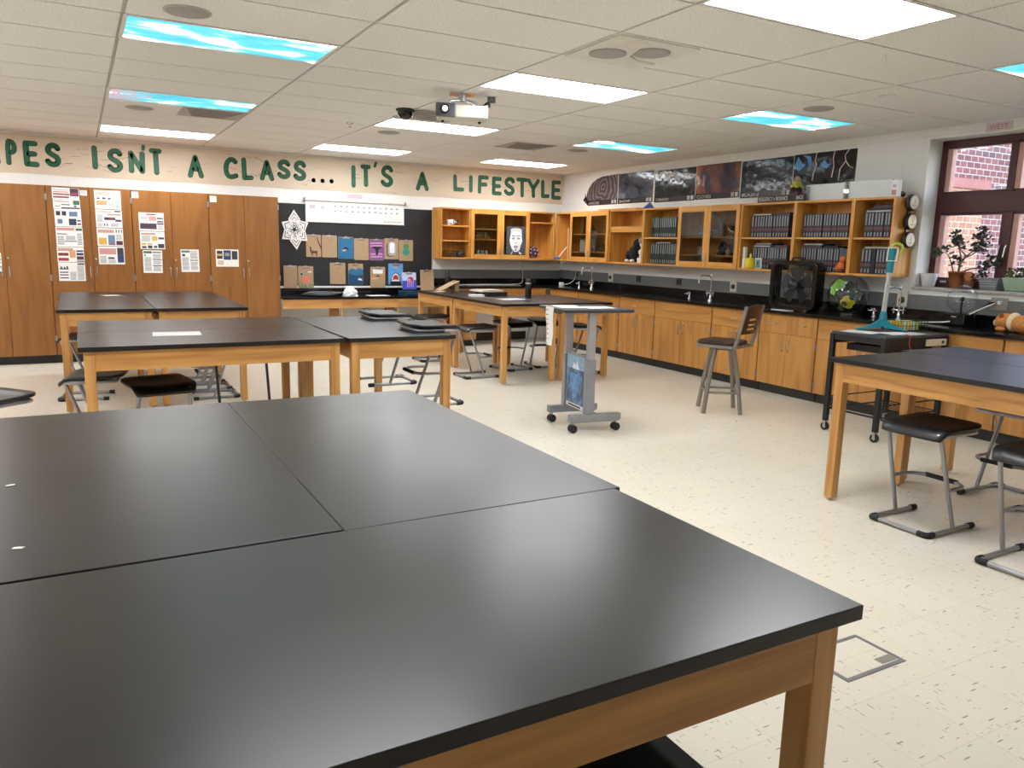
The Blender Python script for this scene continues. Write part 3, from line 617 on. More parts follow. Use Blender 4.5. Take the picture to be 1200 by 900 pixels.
# paper snowflake star
t = thing('paper_star', 'white folded paper snowflake star with six points on the black board', 'decoration', (2.69, BY - .012, 1.675))
cxs = [(90, .275), (28, .225), (-40, .24), (-84, .28), (218, .22), (150, .2)]
for a, L in cxs:
    mb = MB(); A = radians(a); ux, uz = cos(A), sin(A); px, pz = -uz, ux
    def q(s, w): return (ux * s + px * w, -.004 - .03 * (1 - abs(s / L - .5) * 2) * .6, uz * s + pz * w)
    for sgn in (-1, 1):
        for k in range(4):
            w = .085 * (1 - k * .26); s0 = .02 + k * .035; s1 = L - k * .055
            o1 = [q(s0, 0), q((s0 + s1) * .48, sgn * w), q(s1, 0)]; i1 = [q(s0 + .016, 0), q((s0 + s1) * .48, sgn * max(.002, w - .02)), q(s1 - .042, 0)]
            mb.add(o1 + i1, [(0, 1, 4, 3), (1, 2, 5, 4)], WHITE)
    mb.build('star_point', t)
# clipboards
def clipboard(label, x0, x1, z0, z1, y=BY, art=None, base=None, tilt=0.0, lean=0.0, rz=0.0):
    w, h = x1 - x0, z1 - z0
    t = thing('clipboard', label, 'clipboard', ((x0 + x1) / 2, y, z0), rz, 'clipboards on the black bulletin board'); t.rotation_euler = (lean, tilt, rz)
    mb = MB(); mb.prism([(a, b + h / 2) for a, b in rrect(-w / 2, w / 2, -h / 2, h / 2, .014)], base or CARD, -.005, 0, 'y'); mb.build('board', t)
    c = MB(); c.box(-.045, .045, -.012, -.005, h - .028, h - .012, STEEL); c.tube(rounded([(-.05, -.012, h - .03), (-.05, -.016, h - .012), (.05, -.016, h - .012), (.05, -.012, h - .03)], .01, 3), .004, NICKEL, n=6)
    c.tube(rounded([(-.02, -.008, h - .01), (0, -.008, h + .012), (.02, -.008, h - .01)], .012, 4), .003, NICKEL, n=6); c.build('clip', t)
    if art:
        m = MB(); art(m, w, h); m.build('artwork', t)
    return t
def patch(m, pts, c, k=0): m.add([(a, -.0056 - .0002 * k, b) for a, b in pts], [tuple(range(len(pts)))], INK[c] if isinstance(c, str) else c)
def disc(m, x, z, r, c, k=0, sx=1.0, n=16): patch(m, [(x + r * sx * cos(2 * pi * i / n), z + r * sin(2 * pi * i / n)) for i in range(n)], c, k)
PB = flat('paint_brown', (92, 56, 40), .6); PDB = flat('paint_deep_blue', (20, 74, 110), .5); PBL = flat('paint_sea_blue', (46, 110, 148), .5); PSK = flat('paint_sky_blue', (92, 158, 222), .5)
PVI = flat('paint_violet', (134, 84, 140), .5); PRO = flat('paint_rose', (206, 150, 190), .5); PGR = flat('paint_green', (84, 140, 92), .5); PTQ = flat('paint_turquoise', (60, 150, 140), .5)
PRD = flat('paint_red', (190, 36, 46), .5); PCO = flat('paint_coral', (226, 130, 112), .5); PWH = flat('paint_white', (238, 238, 238), .5); PGY = flat('paint_grey', (172, 166, 162), .5); PBK = flat('paint_black', (22, 22, 30), .5)
def deer(m, w, h):
    m_ = lambda *p: [(a * w, b * h) for a, b in p]
    patch(m, m_((-.2, .16), (.24, .16), (.26, .27), (-.18, .28)), PB); patch(m, m_((-.26, .24), (-.14, .24), (-.16, .42), (-.24, .44)), PB, 1); patch(m, m_((-.32, .4), (-.16, .4), (-.2, .48)), PB, 2)
    for x in (-.16, -.1, .14, .2): patch(m, m_((x, .03), (x + .035, .03), (x + .045, .18), (x, .18)), PB, 1)
    patch(m, m_((.48, .35), (.5, .35), (.5, .5), (.3, .72), (.24, .9), (.2, .9), (.27, .68)), PB, 1); patch(m, m_((.36, .55), (.4, .58), (.3, .86), (.28, .84)), PB, 2)
clipboard('clipboard with a painted deer under a branch, first of the upper row', 2.854, 3.067, 1.301, 1.615, art=deer)
clipboard('plain brown clipboard right of the deer painting', 3.079, 3.3, 1.297, 1.612)
def bird(m, w, h):
    patch(m, [(-w / 2 + .002, .002), (w / 2 - .002, .002), (w / 2 - .002, h - .006), (-w / 2 + .002, h - .006)], PBL)
    patch(m, [(-.05, .14), (-.01, .17), (.02, .165), (.045, .12), (0, .14)], PBK, 1); patch(m, [(-.06, .13), (.01, .14), (.0, .11), (-.05, .105)], PGY, 2)
clipboard('clipboard painted blue with a small flying bird', 3.317, 3.546, 1.28, 1.597, art=bird)
clipboard('plain brown clipboard between the blue bird and the violet whale tail', 3.553, 3.776, 1.267, 1.58)
def whale(m, w, h):
    patch(m, [(-w / 2 + .002, .002), (w / 2 - .002, .002), (w / 2 - .002, h - .006), (-w / 2 + .002, h - .006)], PVI)
    for z in (.04, .08, .2, .24): patch(m, [(-.1, z), (.1, z + .006), (.08, z + .024), (-.09, z + .02)], PRO, 1)
    patch(m, [(-.09, .17), (-.05, .18), (-.015, .15), (-.015, .08), (.02, .08), (.025, .15), (.06, .185), (.095, .18), (.07, .2), (.02, .2), (-.05, .205)], PBK, 2)
clipboard('clipboard painted violet with a dark whale tail', 3.786, 4.012, 1.265, 1.574, art=whale)
def pale(m, w, h):
    patch(m, rrect(-.075, .06, .04, h - .06, .045), PBK); patch(m, rrect(-.06, .075, .05, h - .05, .045), PGY, 1); patch(m, rrect(-.03, .05, .09, h - .06, .03), PWH, 2)
clipboard('clipboard with a pale grey rounded painting on brown board', 4.017, 4.242, 1.284, 1.592, art=pale)
def frog(m, w, h):
    disc(m, 0, h * .68, .048, PGR); disc(m, 0, h * .42, .055, PTQ, 1); disc(m, 0, h * .42, .02, PGR, 2)
    for s in (-1, 1): patch(m, [(s * .01, .14), (s * .06, .1), (s * .05, .17)], PTQ, 2)
clipboard('clipboard with a green round-headed creature, last of the upper row', 4.25, 4.475, 1.264, 1.575, art=frog)
clipboard('plain brown clipboard at the lower left beside the oak cabinet', 2.525, 2.716, .860, 1.177, y=BY - .02)
def coral(m, w, h):
    disc(m, .0, .12, .058, PCO); disc(m, -.06, .2, .03, PGY, 1); disc(m, -.06, .2, .017, PBK, 2)
    for x in (-.08, -.04, .0, .05, .09): patch(m, [(x - .012, .01), (x + .012, .01), (x + .03 * (1 if x > 0 else -1), .09)], PGR, 3)
    patch(m, [(.02, .225), (.09, .225), (.07, .24), (.04, .24)], PWH, 1)
clipboard('clipboard with a coral red painting and green weeds', 2.727, 2.944, .857, 1.172, y=BY - .02, art=coral)
clipboard('plain brown clipboard alone in the middle of the lower row', 3.19, 3.42, .914, 1.223)
def wave(m, w, h):
    patch(m, [(-w / 2 + .002, .002), (w / 2 - .002, .002), (w / 2 - .002, h * .72), (w * .25, h * .8), (0, h * .7), (-w * .25, h * .78), (-w / 2 + .002, h * .66)], PBL)
    patch(m, [(-w / 2 + .002, .002), (w / 2 - .002, .002), (w / 2 - .002, h * .5), (0, h * .42), (-w / 2 + .002, h * .54)], PDB, 1)
    patch(m, [(.03, .07), (.1, .06), (.09, .085), (.045, .1)], PWH, 2)
clipboard('clipboard painted with deep blue waves and a white fleck', 3.462, 3.687, .905, 1.214, art=wave)
def sil(m, w, h):
    patch(m, [(-.075, h - .1), (.075, h - .1), (.08, h - .04), (-.08, h - .035)], PWH); patch(m, [(-.1, .12), (-.02, .12), (.03, .15), (-.04, .16), (-.1, .15)], INK['orange'], 1); patch(m, [(-.05, .16), (.05, .17), (.0, .185)], PBK, 2)
clipboard('brown clipboard with a white strip of paper under its clip', 3.792, 4.023, .860, 1.17, y=BY - .02, art=sil)
def shark(m, w, h):
    patch(m, [(-w / 2 + .002, .002), (w / 2 - .002, .002), (w / 2 - .002, h - .006), (-w / 2 + .002, h - .006)], PSK)
    patch(m, [(-.09, .0), (.09, .0), (.07, .09), (.045, .15), (0, .185), (-.045, .15), (-.07, .09)], PBK, 1)
    patch(m, [(-.065, .05), (.065, .05), (.06, .1), (.035, .15), (0, .17), (-.035, .15), (-.06, .1)], PWH, 2)
    patch(m, [(-.05, .07), (0, .078), (.05, .07), (.04, .115), (.02, .14), (0, .148), (-.02, .14), (-.04, .115)], PRD, 3)
    patch(m, [(-.04, h - .08), (.04, h - .08), (.04, h - .04), (-.04, h - .04)], PGY, 1)
clipboard('sky blue clipboard painted with an open red shark mouth', 4.08, 4.312, .906, 1.222, art=shark)
def jelly(m, w, h):
    patch(m, [(-w / 2 + .002, .002), (w / 2 - .002, .002), (w / 2 - .002, h * .55), (-w / 2 + .002, h * .5)], flat('paint_ultramarine', (50, 74, 186), .5)); patch(m, [(-w / 2 + .002, h * .5), (w / 2 - .002, h * .55), (w / 2 - .002, h - .006), (-w / 2 + .002, h - .006)], flat('paint_lilac_white', (190, 200, 226), .5))
    disc(m, .02, h * .58, .04, PRD, 1, 1.2); disc(m, .0, h * .55, .025, PRO, 2)
    for x in (-.04, -.01, .02, .05): patch(m, [(x, .03), (x + .012, .03), (x + .026, .13), (x + .01, .13)], PRO, 2)
clipboard('clipboard painted with a red jellyfish on blue, leaning low at the right', 4.226, 4.452, .845, 1.1, y=10.98, art=jelly, lean=-.12)
clipboard('plain brown clipboard standing at the end of the low desk beside the tables', 4.535, 4.757, .83, 1.138, y=11.02, lean=-.1)
# ------------------------------------------------------------------ low back desk and high worktops
t = thing('low_desk', 'low black-topped desk run with oak aprons under the bulletin board', 'desk', (2.369, 10.55, 0))
DW = 2.40
MB().box(0, DW, 0, YB - 10.55 - .001, .74, .772, RESIN).build('worktop', t, .003); MB().box(0, DW, .61, YB - 10.55 - .035, .772, .86, RESIN).build('backsplash', t)
for a, b_ in ((.005, .795), (.81, 1.625), (1.64, 2.39)): MB().box(a, b_, .015, .035, .615, .738, W_TX).build('apron', t, .001)
for a in (.8, 1.63): MB().box(a - .004, a + .012, .012, .04, .3, .738, W_TZ).build('support_panel', t) if False else MB().box(a - .004, a + .012, .012, .06, 0, .738, W_TZ).build('post', t)
for a in (.66, 1.47): MB().box(a, a + .13, .1, .13, .5, .62, flat('brown_box_in_shadow', (150, 98, 48), .5)).build('bracket_block', t)
MB().box(2.36, 2.40, .02, .63, 0, .738, W_TZ).build('end_panel', t)
for i, x in enumerate((3.70, 3.79)): pass
t = thing('outlet_plate', 'double outlet plate low on the wall under the back desk', 'outlet', (3.747, YB, .495))
MB().box(-.07, .07, -.008, 0, -.055, .055, CREAM).build('plate', t, .002)
for s in (-.033, .033): MB().box(s - .02, s + .02, -.012, -.008, -.035, .035, GREYD).build('socket', t)

# L-shaped high worktop
XF = 6.50
t = thing('worktop', 'long black epoxy worktop running along the window wall and into the far corner', 'worktop', (0, 0, 0))
b = MB(); b.prism([(XF, 1.0), (XR - .001, 1.0), (XR - .001, YB - .001), (4.80, YB - .001), (4.80, 10.55), (XF, 10.55)], RESIN, .88, .912, 'z'); b.build('slab', t, .004)
b = MB(); b.box(XR - .022, XR - .001, 1.0, YB - .001, .912, 1.012, RESIN); b.box(4.80, XR - .022, YB - .022, YB - .001, .912, 1.004, RESIN); b.build('backsplash', t, .002)

# base cabinets on the window wall: face at FX
FX = 6.55
def pull(mb, y, z, x, L=.1):       # horizontal bow pull on a face looking to -x
    mb.tube(rounded([(x, y - L / 2, z), (x - .028, y - L / 2 + .004, z), (x - .028, y + L / 2 - .004, z), (x, y + L / 2, z)], .012, 3), .005, NICKEL, n=6)
def upull(mb, y, z0, z1, x):
    mb.tube(rounded([(x, y, z0), (x - .028, y, z0 + .004), (x - .028, y, z1 - .004), (x, y, z1)], .012, 3), .005, NICKEL, n=6)
def base_cab(y0, y1, kind, label):
    """y0<y1; kind: 'sink' blank panel + two doors, 'one' one wide drawer + two doors, 'two' two drawers + two doors"""
    w = y1 - y0; t = thing('base_cabinet', label, 'cabinet', (FX, y0, 0), 0, 'oak base cabinets along the window wall')
    MB().box(.02, XR - FX - .03, .001, w - .001, .1, .879, W_BSZ).build('carcass', t)
    MB().box(.06, XR - FX - .03, .001, w - .001, 0, .1, VBLACK).build('plinth', t)
    ds = [(.004, w / 2 - .0015), (w / 2 + .0015, w - .004)]
    for k, (a, c) in enumerate(ds):
        d = MB().box(0, .019, a, c, .104, .664, W_BSZ).build('door', t, .0015, 1)
        hy = w / 2 - .04 if k == 0 else w / 2 + .04
        h = MB(); upull(h, hy, .49, .6, 0); h.build('handle', d)
        hy2 = .008 if k == 0 else w - .008
        for hz in (.19, .58): MB().cyl((-.005, hy2, hz - .03), (-.005, hy2, hz + .03), .005, NICKEL, n=8).build('hinge', d)
        if k: MB().lathe([(.01, 0), (.01, .005), (.007, .006)], NICKEL, n=10, mtx=Matrix.Translation((0, w / 2 - .04 + .0, .63)) @ Matrix.Rotation(-pi / 2, 4, 'Y')).build('lock', d)
    if kind == 'two':
        for a, c in ds:
            d = MB().box(0, .019, a, c, .668, .868, W_BSZ).build('drawer', t, .0015, 1); h = MB(); pull(h, (a + c) / 2, .77, 0); h.build('handle', d)
    elif kind == 'one':
        d = MB().box(0, .019, .004, w - .004, .668, .868, W_BSY).build('drawer', t, .0015, 1); h = MB(); pull(h, w * .5, .765, 0); h.build('handle', d)
        MB().lathe([(.01, 0), (.01, .005)], NICKEL, n=10, mtx=Matrix.Translation((0, w * .5, .835)) @ Matrix.Rotation(-pi / 2, 4, 'Y')).build('lock', d)
    else: MB().box(0, .019, .004, w - .004, .668, .868, W_BSY).build('false_front', t, .0015, 1)
base_cab(9.75, 10.54, 'sink', 'oak base cabinet in the far corner under the first faucet')
base_cab(8.71, 9.74, 'sink', 'oak base cabinet behind the grey lectern and the far tables')
base_cab(7.945, 8.70, 'one', 'oak base cabinet with one wide drawer right of the grey lectern')
base_cab(6.89, 7.935, 'sink', 'oak base cabinet with a plain front panel under the second gooseneck faucet')
base_cab(6.14, 6.88, 'one', 'oak base cabinet with one wide locked drawer behind the stool chair')
base_cab(5.365, 6.13, 'two', 'oak base cabinet with two small drawers under the box fan')
base_cab(4.30, 5.355, 'sink', 'oak base cabinet with a plain front panel under the globe, behind the cart')
base_cab(3.53, 4.29, 'one', 'oak base cabinet behind the black cart, left of the toy animal')
base_cab(2.6, 3.52, 'two', 'oak base cabinet at the right edge of the view under the toy animal')
base_cab(1.01, 2.59, 'two', 'oak base cabinet nearest along the window wall, outside the view')
# back run: drawer base and corner knee space
t = thing('drawer_cabinet', 'oak drawer cabinet under the back worktop behind the far tables', 'cabinet', (4.85, 10.57, 0))
MB().box(0, .42, .02, .6, .1, .879, W_BSZ).build('carcass', t); MB().box(0, .42, .08, .6, 0, .1, VBLACK).build('plinth', t)
for z0, z1 in ((.105, .38), (.385, .63), (.635, .868)):
    d = MB().box(.003, .417, 0, .019, z0, z1, W_BSX).build('drawer', t, .0015, 1); h = MB()
    h.tube(rounded([(.15, 0, z1 - .08), (.152, -.028, z1 - .08), (.268, -.028, z1 - .08), (.27, 0, z1 - .08)], .012, 3), .005, NICKEL, n=6); h.build('handle', d)
t = thing('counter_apron', 'oak apron panel under the back worktop in the knee space', 'apron', (5.28, 10.58, .76)); MB().box(0, 1.215, 0, .02, 0, .1199, W_BSX).build('panel', t)
t = thing('outlet_plate', 'white outlet plate on the wall in the knee space under the back worktop', 'outlet', (6.1, YB, .45)); MB().box(-.045, .045, -.008, 0, -.06, .06, WHITE).build('plate', t, .002); MB().box(-.02, .02, -.011, -.008, -.03, .03, GREYD).build('socket', t)

# ------------------------------------------------------------------ wall cabinets
UZ0, UZ1 = 1.312, 2.074; UX = 6.82
def wall_cab(label, pos, w, rz, depth=.325, shelves=(), doors=False, open_side=None, group='oak wall cabinets'):
    """local: x along the width, y=0 the open front, +y to the wall"""
    t = thing('wall_cabinet', label, 'cabinet', pos, rz, group); H = UZ1 - UZ0; e = .019
    c = MB(); c.box(0, e, 0, depth, 0, H, W_UPZ); c.box(w - e, w, 0, depth, 0, H, W_UPZ); c.box(e, w - e, 0, depth, 0, .022, W_UPX); c.box(e, w - e, 0, depth, H - .022, H, W_UPX)
    c.box(e, w - e, depth - .008, depth, .022, H - .022, W_UPZ); c.build('carcass', t)
    for z in shelves:
        a = .0 if not isinstance(z, tuple) else z[1]; zz = z if not isinstance(z, tuple) else z[0]; th = .02 if not isinstance(z, tuple) else z[2]
        MB().box(e + .001, w - e - .001, .03 if doors else .012, depth - .01, zz - UZ0 - th, zz - UZ0, W_UPX).build('shelf', t, .001)
    if doors:
        hw = w / 2
        for k in (0, 1):
            a = .002 + k * hw; b_ = a + hw - .004; f = MB(); r = .058
            f.box(a, a + r, -.02, -.001, .002, H - .002, W_UPZ); f.box(b_ - r, b_, -.02, -.001, .002, H - .002, W_UPZ)
            f.box(a + r, b_ - r, -.02, -.001, .002, .002 + r + .015, W_UPX); f.box(a + r, b_ - r, -.02, -.001, H - .002 - r - .015, H - .002, W_UPX)
            d = f.build('door', t, .0015, 1)
            MB().box(a + r, b_ - r, -.012, -.009, r + .017, H - r - .017, GLASSC).build('glass_pane', d)
            hx = b_ - .022 if k == 0 else a + .022
            h = MB(); h.tube(rounded([(hx, -.02, .085), (hx, -.046, .09), (hx, -.046, .17), (hx, -.02, .175)], .012, 3), .005, NICKEL, n=6); h.build('handle', d)
            hx = a + .004 if k == 0 else b_ - .004
            for hz in (.1, H - .1): MB().cyl((hx, -.021, hz - .025), (hx, -.021, hz + .025), .004, NICKEL, n=8).build('hinge', d)
    return t
RZ = -pi / 2      # front looks to -x: local x runs toward -y, local +y toward +x
def rcab(ya, yb, label, **k): return wall_cab(label, (UX, yb, UZ0), yb - ya - .001, RZ, **k)
rcab(10.42, 10.86, 'narrow open wall cabinet in the far corner holding a blue-tipped rod', shelves=())
rcab(9.388, 10.417, 'glass-door wall cabinet near the far corner full of laboratory glassware', doors=True, shelves=(1.74, 1.47))
rcab(8.611, 9.387, 'open wall cabinet with a white bust and a dark plush toy', shelves=((1.838, 0, .08),))
rcab(7.881, 8.610, 'open wall cabinet with two rows of dark green books', shelves=(1.687,))
rcab(6.803, 7.880, 'glass-door wall cabinet in the middle with flasks and figurines', doors=True, shelves=(1.70, 1.475))
rcab(6.015, 6.802, 'open wall cabinet with books and a yellow cup, left of the fan', shelves=(1.69,))
rcab(5.289, 6.014, 'open wall cabinet full of books directly above the fan', shelves=(1.69,))
rcab(4.83, 5.288, 'narrow open wall cabinet with books at the window end', shelves=(1.69,))
def bcab(xa, xb, label, **k): return wall_cab(label, (xa, 10.875, UZ0), xb - xa - .001, 0, **k)
bcab(4.80, 5.291, 'open wall cabinet at the left end with a white mug on its top shelf', shelves=(1.814, 1.592))
bcab(5.292, 6.325, 'glass-door wall cabinet on the back wall with a drawn portrait on its right door', doors=True, shelves=(1.78, 1.622))
bcab(6.326, 6.815, 'open wall cabinet in the far corner with a purple pompom', shelves=(1.913,))
t = thing('wood_board', 'thin loose board lying on top of the wall cabinets near the corner', 'board', (6.95, 9.25, UZ1)); MB().box(-.12, .12, -.45, .45, .0, .018, W_UPY).build('board', t)

# ------------------------------------------------------------------ books
def book_mat(name, cover, title, band, lower):
    N = Nodes(name); b = N.bsdf(Roughness=.45)
    tc = N.n('ShaderNodeTexCoord'); sp = N.n('ShaderNodeSeparateXYZ'); N.l(tc.outputs['Generated'], sp.inputs[0])
    r = N.ramp(sp.outputs[2], [(0, cover), (.05, title), (.2, cover), (.3, band), (.42, cover), (.5, title), (.96, cover)]); r.color_ramp.interpolation = 'CONSTANT'
    y = N.n('ShaderNodeMath', operation='SUBTRACT'); y.inputs[1].default_value = .5; N.l(sp.outputs[1], y.inputs[0])
    ab = N.n('ShaderNodeMath', operation='ABSOLUTE'); N.l(y.outputs[0], ab.inputs[0])
    lt = N.n('ShaderNodeMath', operation='LESS_THAN'); lt.inputs[1].default_value = .2; N.l(ab.outputs[0], lt.inputs[0])
    no = N.n('ShaderNodeTexNoise', Scale=60.0); N.l(tc.outputs['Generated'], no.inputs['Vector'])
    gt = N.n('ShaderNodeMath', operation='GREATER_THAN'); gt.inputs[1].default_value = .42; N.l(no.outputs[0], gt.inputs[0])
    bd = N.n('ShaderNodeMath', operation='COMPARE'); bd.inputs[1].default_value = .36; bd.inputs[2].default_value = .06; N.l(sp.outputs[2], bd.inputs[0])
    mu = N.n('ShaderNodeMath', operation='MULTIPLY'); N.l(lt.outputs[0], mu.inputs[0]); N.l(gt.outputs[0], mu.inputs[1])
    mxx = N.n('ShaderNodeMath', operation='MAXIMUM'); N.l(mu.outputs[0], mxx.inputs[0]); N.l(bd.outputs[0], mxx.inputs[1])
    mx = N.n('ShaderNodeMix', data_type='RGBA'); N.l(mxx.outputs[0], mx.inputs[0]); mx.inputs[6].default_value = cover; N.l(r.outputs[0], mx.inputs[7])
    N.l(mx.outputs[2], b.inputs['Base Color']); return N.m
BKG = book_mat('dark_green_book_spine', rgb(24, 38, 38), rgb(150, 162, 160), rgb(24, 40, 38), 0)
BKN = book_mat('navy_book_spine', rgb(42, 46, 56), rgb(158, 162, 168), rgb(104, 62, 58), 0)
BKB = flat('plain_black_book', (26, 27, 32), .45); BKBL = flat('blue_grey_book', (72, 88, 104), .5, var=.3, scale=30); BKP = flat('plum_book', (70, 52, 58), .5)
PAGES = flat('page_edges', (222, 214, 196), .8)
ORD = ['1st', '2nd', '3rd'] + ['%dth' % i for i in range(4, 31)]
def one_book(th, h, d, m):
    mb = MB(); mb.box(0, d, 0, th, 0, h, m)
    mb.box(.004, d - .004, .003, th - .003, h, h + .0008, PAGES); return mb
PROTO = {}
def book_row(ya, yb, z, h, n, m, where, grp, x=6.9, d=.2):
    """from the left (large y) to the right (small y)"""
    th = (yb - ya) / n; key = (m.name, round(th, 4), h)
    for k in range(n):
        lb = 'textbook standing %s from the left %s' % (ORD[k], where)
        p = (x + random.uniform(-.006, .006), yb - th * (k + 1), z + .0004)
        if key not in PROTO:
            o = one_book(th - .0012, h, d, m).build('textbook', loc=p); PROTO[key] = o; tag(o, lb, 'book', grp)
        else:
            o = PROTO[key].copy(); COL.objects.link(o); o.location = p; o['label'] = lb; o['group'] = grp
def flat_book(y0, y1, z, th, m, label, x=6.905, grp='books lying flat on the rows'):
    mb = MB(); mb.box(x, x + .19, y0, y1, z, z + th, m); mb.box(x - .0006, x, y0 + .01, y1 - .01, z + th * .35, z + th * .7, PAGES if 'page' in label or 'pale' in label else m)
    tag(mb.build('flat_book'), label, 'book', grp)
s1, s2 = UZ0 + .022, 1.69
book_row(8.02, 8.525, 1.687, .265, 13, BKG, 'in the upper row of dark green books', 'dark green textbooks, upper row')
book_row(8.245, 8.52, s1, .27, 6, BKG, 'in the lower row of dark green books', 'dark green textbooks, lower row')
book_row(7.92, 8.24, s1, .272, 8, BKG, 'in the right part of the lower dark green row', 'dark green textbooks, lower row')
flat_book(8.12, 8.42, s1 + .273, .022, BKBL, 'pale thin book lying on the lower row of dark green books')
book_row(6.155, 6.705, s2, .245, 14, BKN, 'on the upper shelf above the yellow cup', 'navy textbooks above the yellow cup')
book_row(6.15, 6.66, s1, .245, 14, BKN, 'on the lower shelf behind the yellow cup', 'navy textbooks behind the yellow cup')
book_row(5.385, 5.96, s2, .245, 16, BKN, 'on the upper shelf above the fan', 'navy textbooks on the upper shelf above the fan')
book_row(5.47, 5.96, s1, .245, 14, BKN, 'on the lower shelf behind the fan top', 'navy textbooks behind the fan top')
book_row(4.915, 5.205, s2, .245, 8, BKN, 'on the upper shelf nearest the window', 'navy textbooks nearest the window, upper shelf')
book_row(5.09, 5.205, s1, .245, 3, BKN, 'on the lower shelf nearest the window', 'navy textbooks nearest the window, lower shelf')
book_row(4.905, 5.035, s1, .245, 4, BKN, 'right of the black book on lower window shelf', 'navy textbooks nearest the window, lower shelf')
for y0, y1, z, th, m, lb in ((6.42, 6.69, s2 + .2465, .02, BKBL, 'thin pale book lying at the left on the upper row above the yellow cup'), (6.16, 6.36, s2 + .2465, .028, BKP, 'plum book lying at the right on the upper row above the yellow cup'),
                             (6.4, 6.65, s1 + .2465, .024, BKBL, 'pale book lying at the left on the row behind the yellow cup'), (6.38, 6.63, s1 + .271, .022, BKB, 'black book stacked on the pale book behind the yellow cup'), (6.16, 6.34, s1 + .2465, .025, BKP, 'plum book lying at the right on the row behind the yellow cup'),
                             (5.7, 5.95, s1 + .2465, .026, BKP, 'plum book lying at the left on the row behind the fan top'), (5.49, 5.67, s1 + .2465, .022, BKB, 'black book lying at the right on the row behind the fan top'), (5.68, 5.93, s1 + .273, .022, BKBL, 'pale grey book atop the plum book behind the fan top'),
                             (4.92, 5.2, s2 + .2465, .02, BKBL, 'pale lowest book of the flat stack nearest the window'), (4.92, 5.17, s2 + .267, .022, BKB, 'black middle book of the flat stack nearest the window'), (4.91, 5.12, s2 + .2895, .022, BKP, 'plum top book of the flat stack nearest the window'),
                             (4.91, 5.18, s1 + .2485, .022, BKBL, 'pale book lying on the lower row nearest the window')): flat_book(y0, y1, z, th, m, lb)
for y0, y1, h, m, lb in ((5.41, 5.462, .25, BKBL, 'thick blue-grey book at the right end of the row behind the fan top'), (5.356, 5.406, .24, BKBL, 'thick blue-grey book touching the cabinet side by the orange toy'), (5.045, 5.085, .247, BKB, 'thick plain black book on the lower shelf nearest the window')):
    o = one_book(y1 - y0, h, .2, m).build('textbook', loc=(6.9, y0, s1 + .0004)); tag(o, lb, 'book')
# ------------------------------------------------------------------ weather posters on the window wall (face -x)
def glossy_print(name, stops, scale, dist=1.5, stretch=(1, 1, 1)):
    N = Nodes(name); b = N.bsdf(Roughness=.12); tc = N.n('ShaderNodeTexCoord')
    mp = N.n('ShaderNodeMapping'); mp.inputs['Scale'].default_value = stretch; N.l(tc.outputs['Object'], mp.inputs['Vector'])
    no = N.n('ShaderNodeTexNoise', Scale=scale, Detail=6.0, Distortion=dist); N.l(mp.outputs[0], no.inputs['Vector'])
    r = N.ramp(no.outputs[0], stops); N.l(r.outputs[0], b.inputs['Base Color'])
    n2 = N.n('ShaderNodeTexNoise', Scale=5.0, Detail=2.0); N.l(tc.outputs['Object'], n2.inputs['Vector'])
    bp = N.n('ShaderNodeBump', Strength=.25, Distance=.03); N.l(n2.outputs[0], bp.inputs['Height']); N.l(bp.outputs[0], b.inputs['Normal'])
    return N.m
def spiral(name):
    N = Nodes(name); b = N.bsdf(Roughness=.3); tc = N.n('ShaderNodeTexCoord')
    no = N.n('ShaderNodeTexWave', wave_type='RINGS', rings_direction='X'); no.inputs['Scale'].default_value = 4.0; no.inputs['Distortion'].default_value = 9.0; no.inputs['Detail'].default_value = 3.0
    mp = N.n('ShaderNodeMapping'); mp.inputs['Location'].default_value = (0, .05, -.26); N.l(tc.outputs['Object'], mp.inputs['Vector']); N.l(mp.outputs[0], no.inputs['Vector'])
    r = N.ramp(no.outputs[0], [(.1, rgb(58, 50, 56)), (.6, rgb(94, 84, 88)), (1, rgb(126, 116, 116))]); N.l(r.outputs[0], b.inputs['Base Color']); return N.m
P_HUR = spiral('print_spiral_cloud')
P_SNO = glossy_print('print_snow', [(.3, rgb(40, 42, 58)), (.55, rgb(92, 98, 114)), (.75, rgb(160, 164, 172))], 3.0, .5, (1, 1, 2))
P_TOR = glossy_print('print_storm', [(.3, rgb(10, 14, 18)), (.55, rgb(28, 38, 46)), (.75, rgb(84, 96, 104))], 3.0)
P_CLD = glossy_print('print_sunset_cloud', [(.3, rgb(34, 32, 48)), (.46, rgb(76, 62, 76)), (.54, rgb(150, 92, 70)), (.7, rgb(190, 122, 88))], 2.2, .6)
P_RAI = glossy_print('print_rain', [(.3, rgb(14, 16, 30)), (.55, rgb(34, 38, 56)), (.8, rgb(90, 98, 116))], 2.4, .6, (1, 1, 3))
P_LIT = glossy_print('print_lightning_sky', [(.3, rgb(8, 8, 12)), (.6, rgb(22, 20, 28)), (.8, rgb(60, 52, 66))], 2.0)
PBLK = flat('poster_black', (16, 16, 18), .2); PTXT = flat('poster_lettering', (206, 202, 196), .4); PBOLT = flat('lightning_pink_white', (226, 196, 200), .3); PCLOUD = flat('poster_glowing_blue', (96, 156, 216), .3)
PX = XR + .0008
